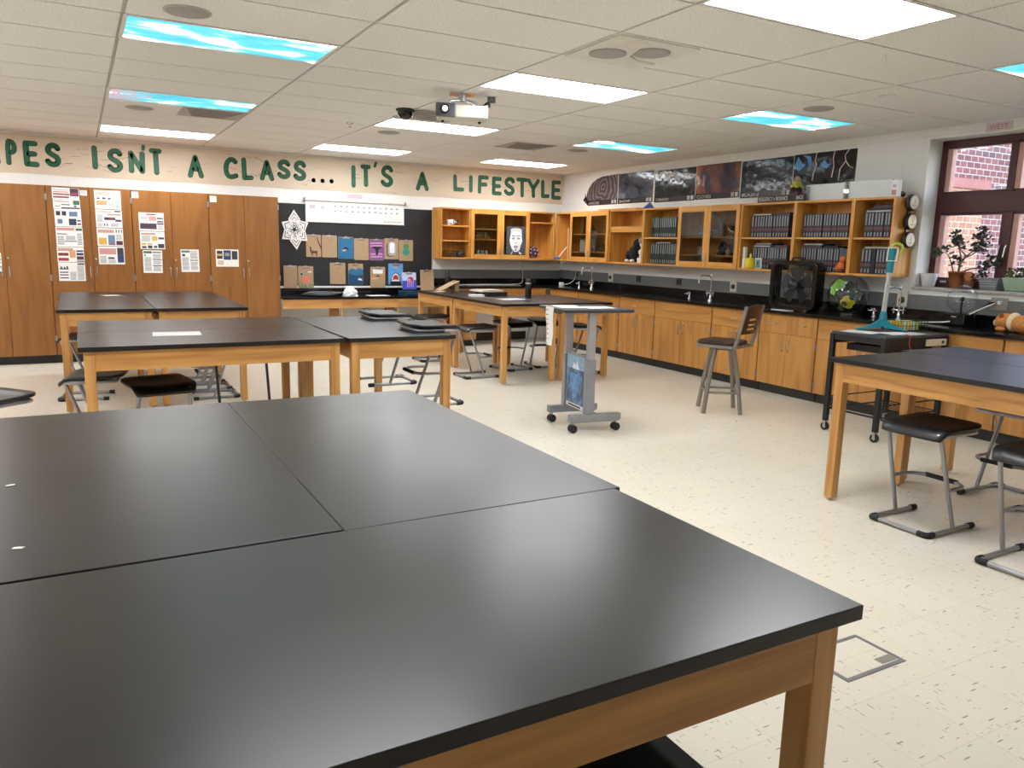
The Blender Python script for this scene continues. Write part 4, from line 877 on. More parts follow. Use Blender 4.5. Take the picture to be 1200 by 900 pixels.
def poster(label, y0, y1, z0, z1, m, title, curl=False, extra=None):
    """left edge at y1 seen from the room"""
    w, h = y1 - y0, z1 - z0; t = None; mb = MB()
    def q(u, v, d=0.0): return (-.003 - d, w / 2 - u * w, v * h)      # u from the left, v up
    if curl:     # upper left corner peels away from the wall
        pts = [(0, .22), (.0, .3), (.02, .45), (.08, .62), (.18, .78), (.32, .9), (.5, .97), (1, 1), (1, 0), (.06, 0)]
    else: pts = [(0, 1), (1, 1), (1, 0), (0, 0)]
    mb.add([q(u, v) for u, v in pts] + [q(u, v, -.002) for u, v in pts], [tuple(range(len(pts))), tuple(reversed(range(len(pts), 2 * len(pts))))], m)
    if curl: mb.add([q(0, .22, .001), q(.0, .3, .03), q(.02, .45, .04), q(.03, .3, .02), q(.06, .0, .002), q(-.05, .2, .035)], [(0, 1, 2, 3), (0, 5, 1), (0, 3, 4, 5)], PBLK)
    mb.add([q(.06 if curl else 0, .0, .0006), q(1, .0, .0006), q(1, .17, .0006), q(.03 if curl else 0, .17, .0006)], [(0, 1, 2, 3)], PBLK)
    if title: word(mb, title, PTXT, lambda a, b: (-.0045, w / 2 - .035 * w - a - (.05 * w if curl else 0), .035 * h + b), .17 * h * .75, min(.34 * w, .3))
    for k, (u0, u1) in enumerate(((.82, .89), (.91, .97))): mb.add([q(u0, .03, .001), q(u1, .03, .001), q(u1, .15, .001), q(u0, .15, .001)], [(0, 1, 2, 3)], PTXT if k else PGY)
    for k in range(4): mb.add([q(.42, .04 + k * .028, .001), q(.78, .04 + k * .028, .001), q(.78, .05 + k * .028, .001), q(.42, .05 + k * .028, .001)], [(0, 1, 2, 3)], INK['dark'])
    if extra: extra(mb, q)
    o = mb.build('weather_poster', loc=(PX, (y0 + y1) / 2, z0)); return tag(o, label, 'poster', 'weather posters on the window wall')
poster('HURRICANE poster with a grey cloud spiral and a curled corner, first from the far corner', 9.68, 10.5, 2.185, 2.625, P_HUR, 'HURRICANE', curl=True)
poster('SNOW weather poster, grey drifting snow, second from the far corner', 8.85, 9.665, 2.185, 2.62, P_SNO, 'SNOW')
def tor(mb, q):
    for p in ([(.05, .95), (.12, .7), (.2, .92), (.3, .75), (.45, .82), (.62, .6), (.64, .7), (.47, .9), (.3, .84), (.2, 1), (.12, .82)], [(.64, .84), (.75, .78), (1, .74), (1, .78), (.75, .84)]):
        mb.add([q(u, v, .0008) for u, v in p], [tuple(range(len(p)))], PTXT)
poster('TORNADO weather poster, nearly black with a jagged white streak', 7.985, 8.815, 2.175, 2.605, P_TOR, 'TORNADO', extra=tor)
poster('CLOUDS weather poster with an orange sunlit cloud at its right', 7.19, 7.975, 2.18, 2.612, P_CLD, 'CLOUDS')
poster('RAIN weather poster, dark blue, behind the standing sign', 6.385, 7.175, 2.165, 2.602, P_RAI, 'RAIN')
def bolts(mb, q):
    for pts in ([(.37, 1), (.35, .8), (.38, .68), (.34, .45), (.33, .25)], [(.66, 1), (.64, .8), (.66, .6), (.64, .3)], [(.88, 1), (.82, .85), (.84, .7), (.76, .5), (.75, .2)], [(.84, .7), (.9, .55), (.96, .5)]):
        for i in range(1, len(pts)):
            (a, b_), (c, d) = pts[i - 1], pts[i]; w = .007
            mb.add([q(a - w, b_, .0008), q(a + w, b_, .0008), q(c + w, d, .0008), q(c - w, d, .0008)], [(0, 1, 2, 3)], PBOLT)
    for p in ([(.0, .62), (.06, .95), (.14, .75), (.2, .7), (.1, .55)], [(.44, .62), (.5, .8), (.56, .66), (.62, .68), (.55, .55)], [(.14, .98), (.28, .92), (.3, .6), (.26, .62), (.22, .85)]):
        mb.add([q(u, v, .0007) for u, v in p], [tuple(range(len(p)))], PCLOUD)
poster('lightning poster with pink bolts over a dark town, rightmost of the weather posters', 5.56, 6.375, 2.215, 2.608, P_LIT, None, extra=bolts)
tag((lambda mb: (mb.box(-.002, 0, -.115, .115, -.035, .04, flat('pale_pink_sign_paper', (214, 200, 202), .6)), word(mb, 'WEST', flat('pink_marker_letters', (176, 112, 130), .6), lambda a, b: (-.003, .085 - a, -.02 + b), .062, .16), mb.build('direction_sign', loc=(XR - .0005, 4.135, 2.657)))[2])(MB()),
    'pale pink paper sign reading WEST above the window', 'sign')

# ------------------------------------------------------------------ things on top of the wall cabinets
TZ = UZ1
t = thing('standing_sign', 'low black standing sign with white brush lettering on the cabinet tops', 'sign', (6.845, 6.24, TZ)); mb = MB()
mb.box(0, .012, -.32, .35, 0, .075, PBLK); mb.build('panel', t)
mb = MB(); word(mb, 'RESILIENCY + BOUNCE', PTXT, lambda a, b: (-.001, .335 - a + .05 * b, .018 + b), .06, .42); word(mb, 'BACK', PTXT, lambda a, b: (-.001, -.2 - a, .02 + b), .06, .1); mb.build('lettering', t)
t = thing('parrot_figure', 'dark red vase-like bird figure with a yellow-green head by the standing sign', 'figurine', (6.93, 6.12, TZ))
MB().lathe([(.05, 0), (.075, .03), (.08, .09), (.06, .15), (.03, .17)], flat('dark_maroon_glaze', (62, 30, 28), .3)).build('body', t)
m = MB(); YG = flat('yellow_green_glaze', (170, 170, 70), .45); m.sphere((0, 0, .19), .052, YG, sc=(1, 1, .9))
for a in range(5): m.sphere((.045 * cos(a * 1.3), .045 * sin(a * 1.3), .165), .026, YG)
m.build('head', t); MB().sphere((.0, .0, .25), .028, flat('tan_tuft', (176, 150, 124), .6)).build('tuft', t)
GB = clear('frosted_acrylic', (190, 196, 196), .1)
tag(MB().box(-.03, .03, -.035, .035, 0, .15, GB).build('acrylic_block', loc=(6.9, 5.96, TZ)), 'greyish clear acrylic block between the bird figure and the white boards', 'block')
WBD = flat('white_foam_board', (214, 218, 218), .5, var=.02)
tag(MB().box(-.012, .012, -.25, .25, 0, .17, WBD).build('white_board', loc=(6.93, 5.73, TZ)), 'white board standing on the cabinet tops left of the narrow clear box', 'board')
tag(MB().box(-.012, .012, -.24, .24, 0, .175, WBD).build('white_board', loc=(6.93, 5.20, TZ)), 'white board standing on the cabinet tops right of the narrow clear box', 'board')
tag(MB().box(-.03, .03, -.03, .03, 0, .2, clear('clear_plastic_box', (225, 230, 228), .12)).build('clear_box', loc=(6.93, 5.455, TZ)), 'narrow clear plastic box between the two white boards', 'box')
t = thing('white_carton', 'small white carton with pink print at the window end of the cabinet tops', 'carton', (6.93, 4.915, TZ))
MB().box(-.03, .03, -.035, .035, 0, .16, WHITE).build('carton', t, .002); mb = MB(); mb.box(-.031, -.03, -.025, .025, .02, .07, INK['pink']); mb.box(-.031, -.03, -.02, .02, .09, .12, INK['lilac']); mb.build('print', t)
t = thing('paper_crane', 'small folded blue paper on top of the wall cabinets below the snow poster', 'origami', (6.9, 8.62, TZ))
CR = flat('blue_folded_paper', (60, 104, 176), .5); MB().add([(-.04, .09, 0), (.04, -.09, 0), (0, 0, .03), (0, -.03, .09), (-.03, .03, .02)], [(0, 2, 3), (1, 2, 3), (0, 1, 3), (0, 4, 2), (4, 1, 2), (0, 1, 4)], CR).build('folds', t)
# three round dials on the end panel of the wall cabinets
t = thing('weather_dials', 'vertical trio of round brass-white weather dials on the cabinet end panel', 'dial', (7.02, 4.829, 0))
DK = flat('dark_dial_case', (40, 30, 26), .3); FACE = flat('cream_dial_face', (232, 224, 208), .35)
MB().box(-.02, .02, -.016, 0, 1.62, 2.09, DK).build('back_plate', t, .003)
for z in (2.024, 1.845, 1.672):
    R = Matrix.Translation((0, -.012, z)) @ Matrix.Rotation(pi / 2, 4, 'X')
    d = MB().lathe([(.075, 0), (.079, .03), (.07, .045), (.064, .046)], DK, n=28, mtx=R, cap=True).build('dial_case', t)
    f = MB(); f.lathe([(.064, .0465), (.001, .0468)], FACE, n=28, mtx=R)
    for k in range(12):
        a = 2 * pi * k / 12; f.box(-.002, .002, -.0602, -.0598, z - .0, z + .0, INK['dark']) if False else None
        f.add([(.05 * cos(a) - .002, -.0595, z + .05 * sin(a)), (.05 * cos(a) + .002, -.0595, z + .05 * sin(a)), (.058 * cos(a) + .002, -.0595, z + .058 * sin(a)), (.058 * cos(a) - .002, -.0595, z + .058 * sin(a))], [(0, 1, 2, 3)], INK['dark'])
    f.add([(-.003, -.0598, z - .01), (.003, -.0598, z - .01), (.02, -.0598, z + .045), (.016, -.0598, z + .046)], [(0, 1, 2, 3)], INK['dark'])
    f.add([(-.03, -.0596, z - .035), (.03, -.0596, z - .035), (.03, -.0596, z - .022), (-.03, -.0596, z - .022)], [(0, 1, 2, 3)], INK['tan']); f.build('dial_face', d)
t = thing('black_case', 'small black rounded case lying on top of the cabinet end above the dials', 'case', (7.02, 4.95, TZ)); MB().sphere((0, 0, .035), .06, BLKGLOSS, sc=(1.3, 1.0, .58)).build('case', t); MB().tube(rounded([(-.05, 0, .05), (0, 0, .085), (.06, 0, .04)], .03), .008, BLACK).build('strap', t)

# ------------------------------------------------------------------ contents of the wall cabinets
def glass_vessel(kind, label, loc, s=1.0, grp=None, m=None):
    m = m or GLASSV
    if kind == 'beaker': pr = [(.035, 0), (.037, .004), (.037, .09), (.041, .098)]
    elif kind == 'flask': pr = [(.045, 0), (.047, .006), (.02, .075), (.014, .085), (.014, .12), (.018, .124)]
    elif kind == 'cylinder': pr = [(.035, 0), (.035, .008), (.014, .012), (.014, .22), (.019, .228)]
    elif kind == 'round': pr = [(.02, 0), (.04, .01), (.058, .04), (.06, .065), (.045, .1), (.018, .118), (.017, .15), (.021, .154)]
    else: pr = [(.04, 0), (.042, .004), (.042, .10), (.03, .12), (.03, .14)]
    mb = MB(); mb.lathe([(r * s, z * s) for r, z in pr], m, n=18)
    inner = [(max(.002, r * s - .0022), z * s + (.003 if i == 0 else 0)) for i, (r, z) in enumerate(pr)]; mb.lathe(inner, m, n=18)
    o = mb.build('glass_' + {'beaker': 'beaker', 'flask': 'flask', 'cylinder': 'measuring_cylinder', 'round': 'round_flask'}.get(kind, 'jar'), loc=loc)
    return tag(o, label, 'glassware', grp)
# corner cabinet with the glassware
zt, zm, zb = 1.7405, 1.4705, 1.3345
for k, (y, x) in enumerate(((10.24, 6.95), (10.12, 7.0), (10.02, 6.93))):
    glass_vessel('cylinder', '%s glass measuring cylinder on the top shelf behind the left corner glass door' % ORD[k], (x, y, zt), 1.15, 'measuring cylinders')
glass_vessel('round', 'round glass flask beside the measuring cylinders on the top shelf of the corner cabinet', (6.92, 9.95, zt), .8)
tag(MB().prism(rrect(-.08, .08, -.1, .1, .02), flat('milky_plastic', (190, 190, 186), .3), 0, .18, 'z').build('plastic_box', loc=(6.99, 10.19, zm), bevel=.006), 'milky plastic box on the middle shelf behind the left corner glass door', 'box')
glass_vessel('flask', 'small flask with a bright reflection next to the milky plastic box', (6.93, 9.98, zm), .9)
rk = thing('wire_rack', 'pale wire rack on the top shelf behind the right corner glass door', 'rack', (6.98, 9.66, zt)); m = MB()
for z in (.02, .1, .16): m.tube(rounded([(-.06, -.12, z), (.06, -.12, z), (.06, .12, z), (-.06, .12, z)], .02, 3, True), .004, CHROME, True, 6)
for sx in (-.06, .06):
    for sy in (-.12, 0, .12): m.cyl((sx, sy, .0), (sx, sy, .17), .004, CHROME, n=6)
m.build('wires', rk)
for k, (y, s) in enumerate(((9.76, 1.0), (9.65, 1.2), (9.53, 1.0))): glass_vessel('beaker', '%s glass beaker on the middle shelf behind the right corner glass door' % ORD[k], (6.95, y, zm), s, 'beakers in the corner cabinet')
# bust and plush
t = thing('white_bust', 'white plaster bust on a square base in the open wall cabinet', 'bust', (6.93, 8.72, s1), pi / 2)
PL = flat('white_plaster', (214, 212, 208), .6); m = MB(); m.box(-.065, .065, -.055, .055, 0, .07, PL); m.build('base', t, .004)
m = MB(); m.lathe([(.05, .07), (.06, .085), (.045, .12), (.036, .14)], PL); m.sphere((0, 0, .15), .09, PL, sc=(1.0, .6, .55)); m.sphere((0, -.005, .27), .062, PL, sc=(.9, 1, 1.25)); m.cyl((0, 0, .16), (0, 0, .24), .036, PL)
m.sphere((0, -.062, .262), .014, PL, sc=(.8, 1, 1.4)); m.sphere((0, -.05, .222), .026, PL, sc=(1, .8, .8)); m.build('head', t); MB().sphere((0, .012, .305), .064, flat('grey_plaster_hair', (136, 134, 132), .7), sc=(1, 1, .8)).build('hair', t)
PLU = flat('black_plush', (22, 21, 22), .9); t = thing('plush_toy', 'black plush animal with white paws beside the bust', 'plush toy', (7.0, 8.97, s1)); m = MB()
m.sphere((0, 0, .13), .11, PLU, sc=(.9, 1, 1.15)); m.sphere((-.03, -.08, .26), .075, PLU); m.sphere((-.02, .11, .1), .07, PLU); m.sphere((-.04, -.13, .31), .03, PLU); m.build('body', t)
for y in (-.06, .06): MB().sphere((-.11, y, .025), .028, PWH, sc=(1.4, 1, .8)).build('paw', t)
# middle glass cabinet: basket of shells, clear dish, figurines
zs, zl, zb2 = 1.7005, 1.4755, 1.3345
t = thing('clear_bowl', 'clear square bowl of blue-white shells behind the left middle glass door', 'bowl', (6.98, 7.56, zs)); MB().prism(rrect(-.09, .09, -.13, .13, .03), GLASSV, 0, .14, 'z').build('bowl', t)
for k in range(9): tag(MB().sphere((0, 0, 0), .034, flat('pale_blue_shell' if k % 2 else 'white_shell', (170, 184, 206) if k % 2 else (222, 222, 222), .4), sc=(1, 1.3, .7)).build('shell', loc=(6.95 + .04 * (k % 3), 7.47 + .045 * (k % 5), zs + .03 + .034 * (k // 5))), 'pale shell heaped in the clear square bowl of the middle glass cabinet', 'shell', 'shells in the clear bowl')
t = thing('glass_plate', 'round glass plate standing upright behind the shells', 'plate', (7.06, 7.5, zs + .15)); MB().lathe([(.1, 0), (.11, .008), (.104, .01), (.001, .004)], GLASSV, n=28, mtx=Matrix.Translation((0, 0, .05)) @ Matrix.Rotation(pi / 2 - .2, 4, 'Y')).build('plate', t)
t = thing('white_figurine', 'small white bell-shaped figurine on the low shelf behind the left middle glass door', 'figurine', (6.92, 7.56, zl)); MB().lathe([(.03, 0), (.024, .04), (.01, .07), (.012, .075)], PL).build('body', t); MB().sphere((0, 0, .088), .016, PL).build('head', t)
t = thing('silver_bowl', 'tilted silver bowl behind the right middle glass door', 'bowl', (6.96, 7.08, zs)); MB().lathe([(.03, 0), (.06, .02), (.085, .07), (.08, .07), (.055, .024), (.001, .006)], CHROME, n=24, mtx=Matrix.Translation((0, 0, .035)) @ Matrix.Rotation(.6, 4, 'X')).build('bowl', t); MB().lathe([(.04, 0), (.03, .012), (.035, .034)], BLACK).build('stand', t)
glass_vessel('round', 'round flask on the upper shelf behind the right middle glass door', (6.98, 6.95, zs), .95)
glass_vessel('jar', 'clear jar on the upper shelf at the left behind the right middle glass door', (6.98, 7.27, zs), 1.2)
t = thing('dark_sculpture', 'dark glass sculpture with a bright knob behind the right middle glass door', 'sculpture', (6.95, 7.22, zl)); m = MB(); DG = flat('dark_bronze_gloss', (40, 40, 42), .15, .6)
m.lathe([(.05, 0), (.06, .02), (.03, .05), (.05, .09), (.02, .13), (.012, .15)], DG); m.tube(rounded([(0, -.05, .03), (0, -.09, .09), (0, -.05, .16), (0, .01, .13)], .03), .012, DG); m.build('figure', t); MB().sphere((0, 0, .16), .016, CHROME).build('knob', t)
glass_vessel('flask', 'clear flask beside the dark sculpture in the middle glass cabinet', (6.94, 6.98, zl), 1.2)
t = thing('black_funnel', 'black funnel shape behind the dark sculpture in the middle glass cabinet', 'funnel', (7.0, 7.09, zl)); MB().lathe([(.03, 0), (.025, .05), (.06, .12), (.065, .13)], BLACK).build('cone', t)
# yellow cup, photo, bookend etc
t = thing('white_bookend', 'slim white upright stand at the left of the yellow cup', 'stand', (6.86, 6.735, s1)); MB().box(-.02, .02, -.018, .018, .008, .245, CREAM).build('upright', t, .003); MB().box(-.035, .035, -.035, .03, 0, .008, CREAM).build('foot', t, .002)
t = thing('yellow_cup', 'yellow cylindrical cup on the lower shelf in front of the books', 'cup', (6.86, 6.648, s1)); YL = flat('bright_yellow_plastic', (226, 200, 30), .4)
MB().lathe([(.055, 0), (.058, .005), (.058, .12), (.054, .12), (.052, .01), (.001, .008)], YL, n=24).build('cup', t)
tag(MB().prism([(-.012, 0), (.012, 0), (.014, .15), (-.01, .15)], flat('pale_yellow_tag', (236, 224, 160), .5), -.002, .002, 'x').build('paper_tag', loc=(6.86, 6.645, s1 + .02)), 'pale tag sticking out of the yellow cup', 'tag')
t = thing('photo_frame', 'small framed green and white picture right of the yellow cup', 'picture frame', (6.875, 6.53, s1)); MB().box(-.008, .008, -.045, .045, 0, .12, WHITE).build('frame', t, .002)
mb = MB(); mb.box(-.0095, -.008, -.036, .036, .01, .11, flat('picture_blue', (120, 150, 176), .3)); mb.box(-.0105, -.0095, -.03, .02, .012, .05, PGR); mb.box(-.0105, -.0095, -.005, .014, .05, .085, BLACK); mb.build('picture', t)
t = thing('black_box', 'black radio-like box on the lower shelf at the left above the fan', 'radio', (6.875, 6.25, s1)); MB().prism(rrect(-.05, .05, -.1, .1, .015), BLKGLOSS, 0, .1, 'z').build('body', t, .008); MB().box(-.053, -.05, -.08, .08, .055, .085, GREYD).build('front_strip', t)
t = thing('orange_toy', 'orange fuzzy toy leaning on the cabinet side above the globe', 'toy', (6.86, 5.40, s1)); OR = flat('orange_fuzz', (206, 108, 44), .85); m = MB()
m.sphere((0, 0, .06), .045, OR, sc=(.8, 1, 1.3)); m.sphere((0, -.02, .135), .036, OR); m.sphere((0, .04, .05), .03, OR); m.build('body', t); MB().sphere((-.03, -.02, .02), .026, flat('dark_red_feet', (110, 40, 30), .7), sc=(1, 1.6, .8)).build('feet', t)
# back wall cabinets
zA, zB, zC = 1.8145, 1.5925, UZ0 + .0225
t = thing('white_mug', 'white mug on the top shelf of the open wall cabinet at the left end', 'mug', (4.975, 10.93, zA)); MB().lathe([(.03, 0), (.042, .01), (.048, .085), (.044, .085), (.038, .012), (.001, .008)], WHITE, n=20).build('cup', t); MB().tube(rounded([(.044, 0, .07), (.075, 0, .065), (.07, 0, .025), (.04, 0, .02)], .02), .006, WHITE).build('handle', t)
glass_vessel('beaker', 'small clear beaker beside the white mug', (5.09, 10.95, zA), .8)
t = thing('glass_tank', 'low clear tank at the bottom of the open wall cabinet on the back wall', 'tank', (4.97, 10.98, zC)); mb = MB(); mb.box(-.11, .11, -.08, .08, 0, .004, GLASSV)
for a in (-.08, .077): mb.box(-.11, .11, a, a + .003, .004, .1, GLASSV)
for a in (-.11, .107): mb.box(a, a + .003, -.077, .077, .004, .1, GLASSV)
mb.build('panes', t)
t = thing('black_canister', 'black squat canister beside the low clear tank', 'canister', (5.16, 10.97, zC)); MB().lathe([(.055, 0), (.058, .01), (.058, .075), (.04, .09), (.02, .1)], BLACK).build('body', t)
def tube_rack(loc):
    t = thing('test_tube_rack', 'rack of test tubes on the middle shelf behind the left back glass door', 'rack', loc); m = MB()
    m.box(-.11, .11, -.03, .03, 0, .008, W_UPX); m.box(-.11, .11, -.03, .03, .05, .057, W_UPX)
    for s in (-.105, .105): m.box(s - .005, s + .005, -.03, .03, .008, .05, W_UPX)
    m.build('rack', t)
    for k in range(5):
        q = MB(); q.lathe([(.002, .012), (.009, .018), (.01, .1), (.012, .102)], flat('milky_tube_glass', (176, 180, 184), .15), c=(-.08 + k * .04, 0, 0), n=10); q.build('test_tube', t)
tube_rack((5.54, 10.96, 1.6225))
for k, x in enumerate((5.47, 5.54, 5.61)):
    t = thing('white_bottle', '%s white bottle from the left on the lowest shelf behind the left back glass door' % ORD[k], 'bottle', (x, 10.955, zC), 0, 'white bottles in the back wall cabinet'); MB().lathe([(.024, 0), (.025, .005), (.025, .1), (.014, .112), (.014, .12)], flat('off_white_bottle', (196, 192, 186), .35), n=14).build('bottle', t); MB().lathe([(.016, .12), (.016, .135)], GREYD, n=12).build('cap', t)
# drawn portrait card behind the right glass door (generic line-drawn face)
mb = MB(); mb.box(5.915, 6.255, 10.862, 10.864, 1.40, 1.83, flat('charcoal_drawing_paper', (74, 78, 82), .6, var=.25, scale=25))
def pp(pts, c, k): mb.add([(6.085 + a, 10.8617 - .0002 * k, 1.60 + b) for a, b in pts], [tuple(range(len(pts)))], c)
pp([(-.1, .1), (-.095, .19), (-.03, .205), (.06, .2), (.1, .185), (.105, .08), (.115, .0), (.09, -.06), (.07, -.13), (.02, -.165), (-.03, -.16), (-.07, -.12), (-.1, -.05), (-.115, .02)], PWH, 1)
for s in (-1, 1):
    pp([(s * .045 + .026 * cos(a), .045 + .014 * sin(a)) for a in [2 * pi * i / 12 for i in range(12)]], PBK, 2); pp([(s * .045 + .014 * cos(a), .045 + .01 * sin(a)) for a in [2 * pi * i / 10 for i in range(10)]], PGY, 3)
    pp([(s * .015, .075), (s * .075, .085), (s * .075, .095), (s * .015, .088)], PBK, 2)
pp([(-.02, -.03), (.02, -.03), (.012, -.015), (-.012, -.015)], PGY, 2); pp([(-.04, -.075), (0, -.066), (.04, -.075), (.02, -.105), (-.02, -.105)], PBK, 2); pp([(-.028, -.08), (.028, -.08), (.018, -.092), (-.018, -.092)], PWH, 3)
pp([(-.03, -.12), (.03, -.12), (.018, -.15), (-.018, -.15)], PGY, 2); pp([(-.1, .1), (-.095, .19), (-.03, .205), (.06, .2), (.1, .185), (.1, .12), (.05, .15), (-.05, .15)], flat('light_grey_hair_ink', (206, 204, 200), .6), 2)
pp([(-.07, -.2), (-.05, -.15), (-.1, -.2)], PWH, 2); pp([(.07, -.2), (.05, -.15), (.12, -.2)], PWH, 2)
tag(mb.build('drawn_portrait'), 'black and white drawn face on card behind the right glass door of the back wall', 'drawing')
t = thing('purple_pompom', 'purple and white bead cluster ball in the open corner wall cabinet', 'ornament', (6.46, 10.96, zC)); m = MB(); m.sphere((0, 0, .1), .075, flat('plum_core', (70, 40, 60), .6))
m2 = MB(); RS = random.Random(2)
for k in range(60):
    th = math.acos(1 - 2 * (k + .5) / 60); ph = k * 2.399; m2.sphere((.082 * sin(th) * cos(ph), .082 * sin(th) * sin(ph), .1 + .082 * cos(th)), .016, [INK['lilac'], INK['plum'], flat('purple_bead', (110, 64, 110), .4)][k % 3], n=8)
m.build('core', t); m2.build('beads', t)
t = thing('blue_tipped_rod', 'thin upright white rod with a slanted blue-tipped brush in the corner wall cabinet', 'tool', (6.9, 10.68, zC)); MB().cyl((.05, 0, 0), (.05, 0, .5), .006, CREAM).build('rod', t); m = MB(); m.cyl((.03, 0, .2), (-.075, .08, .03), .009, CREAM); m.build('slanted_stick', t); MB().box(-.13, -.055, .04, .13, .0, .035, flat('blue_tip', (92, 130, 196), .5)).build('blue_tip', t, .006)
# ------------------------------------------------------------------ faucets, valves, outlets along the worktop
WT = .9124
def faucet(loc, label, hose=False):
    t = thing('gooseneck_faucet', label, 'faucet', loc, 0, 'gooseneck faucets'); m = MB()
    m.lathe([(.03, 0), (.028, .012), (.015, .02), (.013, .11), (.016, .115), (.014, .13)], CHROME, n=16); m.build('base', t)
    s = MB(); s.tube(rounded([(0, 0, .12), (0, 0, .31), (-.15, .05, .31), (-.155, .052, .255)], .05, 6), .008, CHROME); s.lathe([(.012, 0), (.014, .012), (.01, .02)], CHROME, (0, 0, .305), 12); s.build('spout', t)
    MB().cyl((-.155, .052, .275), (-.157, .052, .215), .012, CREAM, r1=.007).build('nozzle', t)
    for sy in (-1, 1):
        h = MB(); h.cyl((0, 0, .09), (-.01, sy * .045, .092), .009, CHROME); h.tube([(-.01, sy * .05, .06), (-.01, sy * .05, .125)], .008, CHROME); h.tube([(-.035, sy * .05, .092), (.015, sy * .05, .092)], .007, CHROME); h.build('cross_handle', t)
    if hose: MB().tube(rounded([(-.157, .052, .22), (-.16, .06, .08), (-.11, .08, .009), (-.03, .12, .009)], .05), .007, BLACK).build('hose', t)
faucet((6.86, 9.84, WT), 'chrome gooseneck faucet nearest the far corner', False)
faucet((6.85, 7.25, WT), 'chrome gooseneck faucet left of the stool chair, in the middle of the worktop')
faucet((6.88, 4.71, WT), 'chrome gooseneck faucet with a black hose right of the teal squeegee', True)
def valve(loc, label):
    t = thing('gas_valve', label, 'valve', loc, 0, 'gas valves'); m = MB(); m.lathe([(.022, 0), (.02, .008), (.012, .012), (.012, .07), (.014, .075), (.01, .085)], CHROME, n=14); m.build('post', t)
    for s in (-1, 1): q = MB(); q.cyl((0, 0, .062), (-.03, s * .05, .062), .008, CHROME, r1=.005); q.cyl((-.012, s * .02, .06), (-.012, s * .02, .088), .005, CHROME); q.build('nozzle', t)
valve((6.84, 10.15, WT), 'chrome gas valve beside the faucet nearest the far corner'); valve((6.85, 7.63, WT), 'chrome gas valve left of the middle gooseneck faucet'); valve((6.95, 5.03, WT), 'chrome gas valve right of the clear globe')
OX = XR - .02
for y, z, k in ((9.722, 1.103, 1), (7.147, 1.103, 1), (4.855, 1.10, 1), (10.675, 1.10, 0), (9.042, 1.10, 0), (8.163, 1.10, 0)):
    lb = {9.722: 'white outlet box with a round dark socket near the corner faucet', 7.147: 'white outlet box with a round dark socket behind the stool chair', 4.855: 'white outlet box with a round dark socket behind the hose faucet',
          10.675: 'flush grey outlet plate in the far corner of the raceway', 9.042: 'flush grey outlet plate right of the corner faucet', 8.163: 'flush grey outlet plate left of the middle gas valve'}[y]
    t = thing('wall_outlet', lb, 'outlet', (OX, y, z), 0, 'outlets on the grey raceway')
    MB().box(-.012 if k else -.005, 0, -.055, .055, -.075 if k else -.05, .075 if k else .05, CREAM if k else GREYD).build('plate', t, .002)
    if k: MB().lathe([(.032, 0), (.03, .01), (.001, .01)], GREYD, n=18, mtx=Matrix.Translation((-.012, 0, -.01)) @ Matrix.Rotation(-pi / 2, 4, 'Y')).build('socket', t)
    else:
        for s in (-.025, .025): MB().box(-.008, -.005, s - .014, s + .014, -.025, .025, BLACK).build('socket', t)
t = thing('wall_outlet', 'brown-grey outlet plate with two plugs at the right end of the raceway', 'outlet', (OX, 3.926, 1.115)); MB().box(-.006, 0, -.075, .075, -.05, .06, flat('taupe_outlet_plate', (150, 138, 132), .5)).build('plate', t, .002); MB().box(-.035, -.006, -.03, .0, .0, .03, WHITE).build('white_plug', t, .004); MB().box(-.04, -.006, .03, .075, -.01, .02, BLACK).build('black_plug', t, .004)
tag(MB().tube(rounded([(7.095, 3.94, 1.125), (7.02, 4.0, 1.08), (6.9, 4.1, .99), (6.86, 4.2, .94), (6.8, 4.38, .923), (6.7, 4.52, .921), (6.55, 4.58, .921), (6.47, 4.56, .919), (6.44, 4.5, .86), (6.46, 4.4, .74)], .05), .006, WHITE).build('extension_cord'), 'white extension cord drooping from the right outlet to the black cart', 'cord')
# plasma globe
t = thing('plasma_globe', 'clear plasma globe on a black box base beside the window', 'plasma globe', (6.96, 4.16, WT)); MB().box(-.1, .1, -.1, .1, 0, .11, BLKGLOSS).build('base', t, .012); MB().box(-.103, -.1, -.025, .02, .075, .085, NICKEL).build('switch', t)
MB().sphere((0, 0, .235), .125, clear('thin_globe_glass', (246, 248, 250), .07), n=32).build('glass_ball', t); m = MB(); m.cyl((0, 0, .105), (0, 0, .235), .009, BLACK); m.sphere((0, 0, .235), .022, BLACK); m.build('electrode', t)
MB().tube(rounded([(.11, -.175, .206), (.05, -.13, .15), (.04, -.1, .09), (.04, -.09, .06)], .04), .0055, BLACK).build('power_cord', t)
